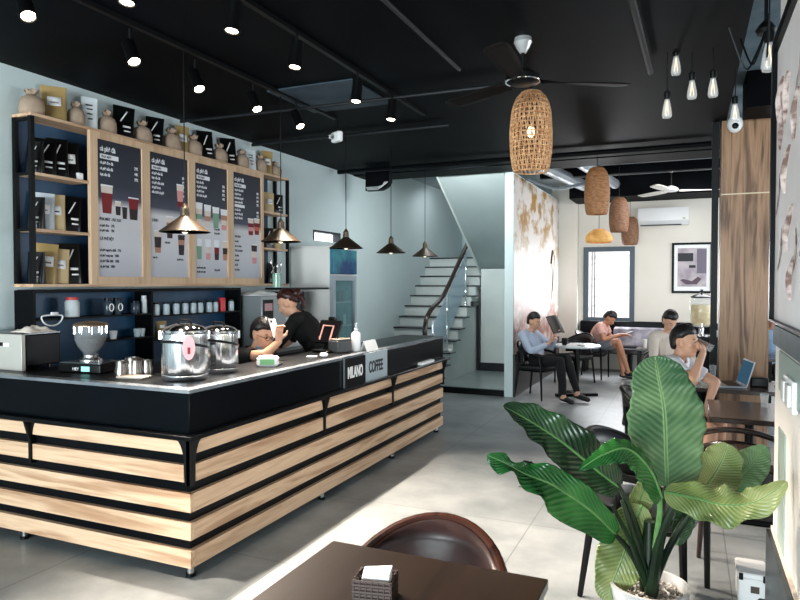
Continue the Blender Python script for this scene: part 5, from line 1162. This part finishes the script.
# ---------------------------------------------------------------- big potted plant
def leafmat(name,c1,c2,vein,rough=.35):
    m=bpy.data.materials.new(name); m.use_nodes=True; nt=m.node_tree;N=nt.nodes;L_=nt.links;b=N['Principled BSDF']; b.inputs['Roughness'].default_value=rough
    b.inputs['Subsurface Weight'].default_value=0
    uv=N.new('ShaderNodeUVMap'); s=N.new('ShaderNodeSeparateXYZ'); L_.new(uv.outputs[0],s.inputs[0])
    # chevron veins: sin((u - |v-.5|*k)*f)
    a=N.new('ShaderNodeMath'); a.operation='SUBTRACT'; a.inputs[1].default_value=.5; L_.new(s.outputs[1],a.inputs[0])
    ab=N.new('ShaderNodeMath'); ab.operation='ABSOLUTE'; L_.new(a.outputs[0],ab.inputs[0])
    k=N.new('ShaderNodeMath'); k.operation='MULTIPLY_ADD'; k.inputs[1].default_value=-.35; L_.new(ab.outputs[0],k.inputs[0]); L_.new(s.outputs[0],k.inputs[2])
    f=N.new('ShaderNodeMath'); f.operation='MULTIPLY'; f.inputs[1].default_value=150; L_.new(k.outputs[0],f.inputs[0])
    sn=N.new('ShaderNodeMath'); sn.operation='SINE'; L_.new(f.outputs[0],sn.inputs[0])
    nz=N.new('ShaderNodeTexNoise'); nz.inputs['Scale'].default_value=5; tc=N.new('ShaderNodeTexCoord'); L_.new(tc.outputs['Object'],nz.inputs[0])
    ad=N.new('ShaderNodeMath'); ad.operation='MULTIPLY_ADD'; ad.inputs[1].default_value=.06; L_.new(sn.outputs[0],ad.inputs[0]); L_.new(nz.outputs['Fac'],ad.inputs[2])
    cr=N.new('ShaderNodeValToRGB'); cr.color_ramp.elements[0].position=.38; cr.color_ramp.elements[1].position=.68; cr.color_ramp.elements[0].color=lin(c1); cr.color_ramp.elements[1].color=lin(c2); L_.new(ad.outputs[0],cr.inputs[0])
    mr=N.new('ShaderNodeMapRange'); mr.inputs[1].default_value=.012; mr.inputs[2].default_value=.035; mr.inputs[3].default_value=1; mr.inputs[4].default_value=0; L_.new(ab.outputs[0],mr.inputs[0])
    mx=N.new('ShaderNodeMix'); mx.data_type='RGBA'; L_.new(mr.outputs[0],mx.inputs[0]); L_.new(cr.outputs[0],mx.inputs[6]); mx.inputs[7].default_value=lin(vein); L_.new(mx.outputs[2],b.inputs['Base Color'])
    bp_=N.new('ShaderNodeBump'); bp_.inputs['Strength'].default_value=.3; bp_.inputs['Distance'].default_value=.01; L_.new(sn.outputs[0],bp_.inputs['Height']); L_.new(bp_.outputs[0],b.inputs['Normal'])
    tr=N.new('ShaderNodeBsdfTranslucent'); L_.new(mx.outputs[2],tr.inputs['Color']); ms=N.new('ShaderNodeMixShader'); ms.inputs[0].default_value=.22
    out=N['Material Output']; L_.new(b.outputs[0],ms.inputs[1]); L_.new(tr.outputs[0],ms.inputs[2]); L_.new(ms.outputs[0],out.inputs[0])
    return m
LG1=leafmat('leaf_mid_green',(58,98,64),(112,144,100),(160,184,136)); LG2=leafmat('leaf_dark_green',(13,38,20),(42,78,44),(96,126,78),.25); LG3=leafmat('leaf_olive',(98,118,66),(150,162,106),(190,200,150)); LG4=leafmat('leaf_bright',(22,76,32),(54,116,54),(120,166,104),.2)
PD=2.75
potc=W(649,583,PD)
plant=thing('potted_plant','large potted bird of paradise style plant with broad green leaves','plant',(potc.x,potc.y,0))
PR=.155; PH=potc.z
ob('pot',MB().lathe([(PR*.72,0),(PR*.8,.02),(PR,PH-.03),(PR*1.03,PH),(PR*.95,PH),(PR*.9,PH-.05),(0,PH-.055)],n=40),M('white_ceramic_pot',(172,174,176),.35,c2=(112,114,118),scale=9,lo=.6,hi=.7),plant)
peb=MB(); rnd=random.Random(3)
for i in range(240):
    a=rnd.uniform(0,2*PI); r=PR*.84*math.sqrt(rnd.random()); s=rnd.uniform(.007,.013); peb.ell((r*math.cos(a),r*math.sin(a),PH-.045+rnd.uniform(0,.012)),s,s*rnd.uniform(.7,1),s*.7,rot=(rnd.random(),rnd.random(),rnd.random()),n=6,m_=4)
tag(ob('pebbles',peb,M('pale_pebbles',(206,200,190),.6,c2=(90,84,80),scale=30),plant),kind='stuff',label='white and grey pebbles in the pot')
def stalk(name,pts,r0,r1,mat):
    P=[W(*p) for p in pts]; K=spline(P,14); return ob(name,MB().tube(K,[r0+(r1-r0)*i/14 for i in range(15)],8,flat=(1,1)),mat,plant,world=True)
STK=M('dark_stalk',(9,20,12),.35,c2=(18,38,20),scale=8,spec=.3); STK2=M('green_stalk',(62,104,56),.35,c2=(88,130,74),scale=8)
def leaf(pts,hints,width,mat,fold=.25,wave=.012,wf=9,prof=None,asym=(1,1),label=None,seed=0,n=46,m=12,cup_=0):
    P=spline([W(*p) for p in pts],n); K=len(hints); inv=parent_matrix(plant).inverted()
    camd=lambda v:(RT*v[0]+UP*v[1]-FW*v[2]).normalized()       # hint given as right, up, toward viewer
    rows=[]; uvs=[]
    for i,p in enumerate(P):
        t=(P[min(i+1,n)]-P[max(i-1,0)]).normalized(); u=i/n
        q=u*(K-1); k=min(int(q),K-2); h=camd(hints[k]).lerp(camd(hints[k+1]),q-k)
        h=(h-t*h.dot(t)).normalized(); s=t.cross(h)
        w=width*(math.sin(PI*min(1,max(0,u))**.8)**.62 if prof is None else prof(u))
        row=[]
        for j in range(2*m+1):
            v=j/m-1; sgn=asym[0] if v<0 else asym[1]; av=abs(v)
            off=fold*av*w+cup_*av*av*w+wave*math.sin(u*wf*2*PI+av*2.2+seed+(1.7 if v>0 else 0))*av**1.5*(math.sin(PI*u))+.0022*math.sin((u-.17*av)*150)*math.sin(PI*u)*min(1,av*3)
            row.append(inv@(p+s*(v*w*sgn*(1+.05*math.sin(u*17+seed+j*.0)))+h*off)); uvs.append((u,(v+1)/2))
        rows.append(row)
    mb=MB().grid(rows); me=mesh('leaf',mb,mat,180); uvl=me.uv_layers.new(name='UVMap')
    for lp in me.loops: uvl.data[lp.index].uv=uvs[lp.vertex_index]
    o=bpy.data.objects.new('leaf',me); COL.objects.link(o); o.parent=plant
    md=o.modifiers.new('t','SOLIDIFY'); md.thickness=.0012
    o2=ob('midrib',MB().tube([inv@(p) for p in P[:-3]],[.006*(1-.75*i/n) for i in range(n-2)],6),STK2,o)
    if label: o['label']=label
    return o
ctr=(650,590,PD)
# big upright leaf
stalk('stem',[(652,592,PD),(655,540,PD+.02),(662,505,PD+.05),(667,484,PD+.06)],.022,.010,STK)
leaf([(667,486,2.80),(666,455,2.82),(664,410,2.84),(658,376,2.85),(655,356,2.86)],[(.15,.1,1),(.1,.1,1),(0,.2,1)],.170,LG1,fold=.10,wave=.010,prof=lambda u:(math.sin(PI*(u*.93+.06)**.78)**.6)*1.0,label='largest upright mid green leaf')
# upper left dark leaf
stalk('stem',[(650,590,PD),(640,540,PD),(628,505,PD),(618,484,PD)],.018,.008,STK)
leaf([(620,488,2.75),(600,473,2.74),(562,442,2.72),(528,420,2.70),(503,406,2.68)],[(-.3,.75,.8),(-.4,.6,.8),(-.1,.8,.5)],.098,LG2,fold=.22,wave=.012,wf=6,seed=1,label='dark green leaf reaching up left')
# lower left leaf
stalk('stem',[(650,592,PD-.02),(638,565,PD-.03),(625,545,PD-.04),(612,532,PD-.05)],.018,.009,STK)
leaf([(616,535,2.70),(590,510,2.66),(555,486,2.62),(525,474,2.60),(503,462,2.6),(487,455,2.6)],[(-.1,.6,.9),(-.3,.5,.9),(.0,.8,.4),(.2,-.2,1)],.105,LG4,fold=.18,wave=.014,wf=5,asym=(1.05,.65),seed=2,prof=lambda u:math.sin(PI*min(1,u*.98+.02)**.72)**.7*(1-.62*math.exp(-((u-.70)/.07)**2)),label='bright green leaf drooping to the lower left')
leaf([(560,486,2.70),(545,478,2.70),(530,468,2.70),(522,462,2.70)],[(0,.8,.5),(0,.8,.5)],.035,LG2,fold=.2,wave=.004,seed=3,label='small dark leaf tip behind the lower left leaf')
# centre arching leaf
stalk('stem',[(652,590,PD-.05),(656,545,PD-.06),(660,510,PD-.07),(658,488,PD-.08)],.017,.008,STK2)
leaf([(662,498,2.66),(650,470,2.63),(628,449,2.60),(603,455,2.56),(579,470,2.54)],[(.6,.4,.6),(.1,.8,.7),(-.3,.9,.7)],.072,LG4,fold=-.30,wave=.006,seed=4,prof=lambda u:math.sin(PI*min(1,(u*.95+.05))**.6)**.75,label='glossy bright leaf arching over the centre')
# lower hanging olive leaf
leaf([(642,505,2.80),(632,530,2.80),(622,560,2.78),(612,585,2.76),(608,603,2.75)],[(-.2,.2,1),(-.2,.1,1)],.098,LG3,fold=.12,wave=.014,wf=5,seed=5,asym=(.9,1.1),label='olive leaf hanging down beside the pot')
# right horizontal leaf
stalk('stem',[(652,590,PD),(668,550,PD-.02),(688,518,PD-.04),(700,500,PD-.06)],.017,.007,STK)
leaf([(664,492,2.66),(695,498,2.60),(725,505,2.54),(755,502,2.48),(788,482,2.42)],[(0,.7,.85),(.1,.7,.8),(.2,.9,.5)],.088,LG3,fold=-.12,wave=.018,wf=4,seed=6,label='long wavy olive leaf reaching right')
# right upper olive leaf
stalk('stem',[(652,590,PD+.02),(670,545,PD+.05),(690,510,PD+.08),(703,490,PD+.1)],.016,.008,STK)
leaf([(700,494,2.88),(712,478,2.90),(722,460,2.92),(728,444,2.93)],[(-.1,.2,1),(0,.4,.8)],.10,LG3,fold=.25,wave=.012,wf=3,seed=7,prof=lambda u:math.sin(PI*min(1,u*.9+.08)**.9)**.6,label='short olive leaf standing at the right')
# far right bright leaf
leaf([(716,495,2.96),(736,480,2.98),(752,464,3.0),(766,446,3.02)],[(-.3,.5,.9),(-.3,.4,.9)],.085,LG1,fold=.2,wave=.006,seed=8,label='pointed leaf at the far right touching the wall')
leaf([(640,520,2.84),(640,500,2.86),(648,485,2.88),(655,478,2.9)],[(0,.2,1),(0,.2,1)],.05,LG3,fold=.3,wave=.006,seed=9,label='small inner leaf between the stems')
leaf([(676,545,2.82),(684,520,2.84),(690,500,2.85),(700,486,2.86)],[(-.3,.2,1),(0,.2,1)],.045,LG2,fold=.3,wave=.006,seed=11,label='narrow dark inner leaf right of the stems')
# extra sheaths fanning from the crown
for pts,r in (([(650,594,2.72),(632,545,2.70),(612,505,2.68)],.013),([(651,594,2.70),(660,540,2.68),(676,500,2.66)],.022),([(652,594,2.72),(640,555,2.72),(622,500,2.74)],.016)):
    stalk('stem',pts,r*1.3,r*.5,STK)
ob('trunk',MB().lathe([(.036,PH-.05),(.040,PH),(.034,PH+.12),(.022,PH+.26)],n=14),STK,plant)
# leaf litter on floor
for px,py,l in ((312,562,'tiny dark curled leaf on the floor by the counter shadow'),(521,487,'tiny dark curled scrap on the floor left of the plant')):
    q=onz(px,py,.008); tag(ob('dry_leaf',MB().tube(spline([(q.x-.02,q.y,.006),(q.x,q.y+.012,.012),(q.x+.025,q.y-.004,.006)],6),[.002,.006,.007,.008,.007,.005,.002],6,flat=(1,.5)),M('dry_leaf',(40,34,32),.6)),l,'leaf')
# ---------------------------------------------------------------- light
w=bpy.data.worlds.new('World'); SC.world=w; w.use_nodes=True; bg=w.node_tree.nodes['Background']; bg.inputs[0].default_value=(.80,.90,1,1); bg.inputs[1].default_value=.6
# daylight through the open shopfront behind the viewer
light('shopfront_daylight','AREA',(-1.8,-7.0,1.15),1300,(.84,.96,1),8.0,target=(-1.8,4,1.1),sy=2.0)
light('side_window_daylight','AREA',(5.3,8.4,1.7),240,(.86,.94,1),6.0,target=(0,8.4,.9),sy=2.4)
light('far_window_daylight','AREA',(-1.42,13.0,1.62),40,(.95,.97,1),.75,target=(-1.42,9,.7),sy=1.2)
light('upper_stair_fill','AREA',(-3.9,11.6,3.45),8,(.92,.98,1),.8,target=(-4.0,12.4,0),sy=1.2)  # added fill light over the stairs; the slab above has no opening
light('stairwell_fill','AREA',(-2.9,8.5,3.18),24,(.95,1,.98),.7,target=(-3.4,10.6,.2),sy=.4)  # added unseen fill that brightens the alcove side wall, platform and risers
light('far_room_fill','AREA',(.4,10.6,3.1),42,(1,.97,.94),2.0,target=(-.6,11.0,0),sy=1.6)  # fill light for the far room, without a fitting on the ceiling
SC.view_settings.view_transform='Standard'; SC.view_settings.look='None'; SC.view_settings.exposure=0.45; SC.view_settings.gamma=1; SC.view_settings.use_curve_mapping=False
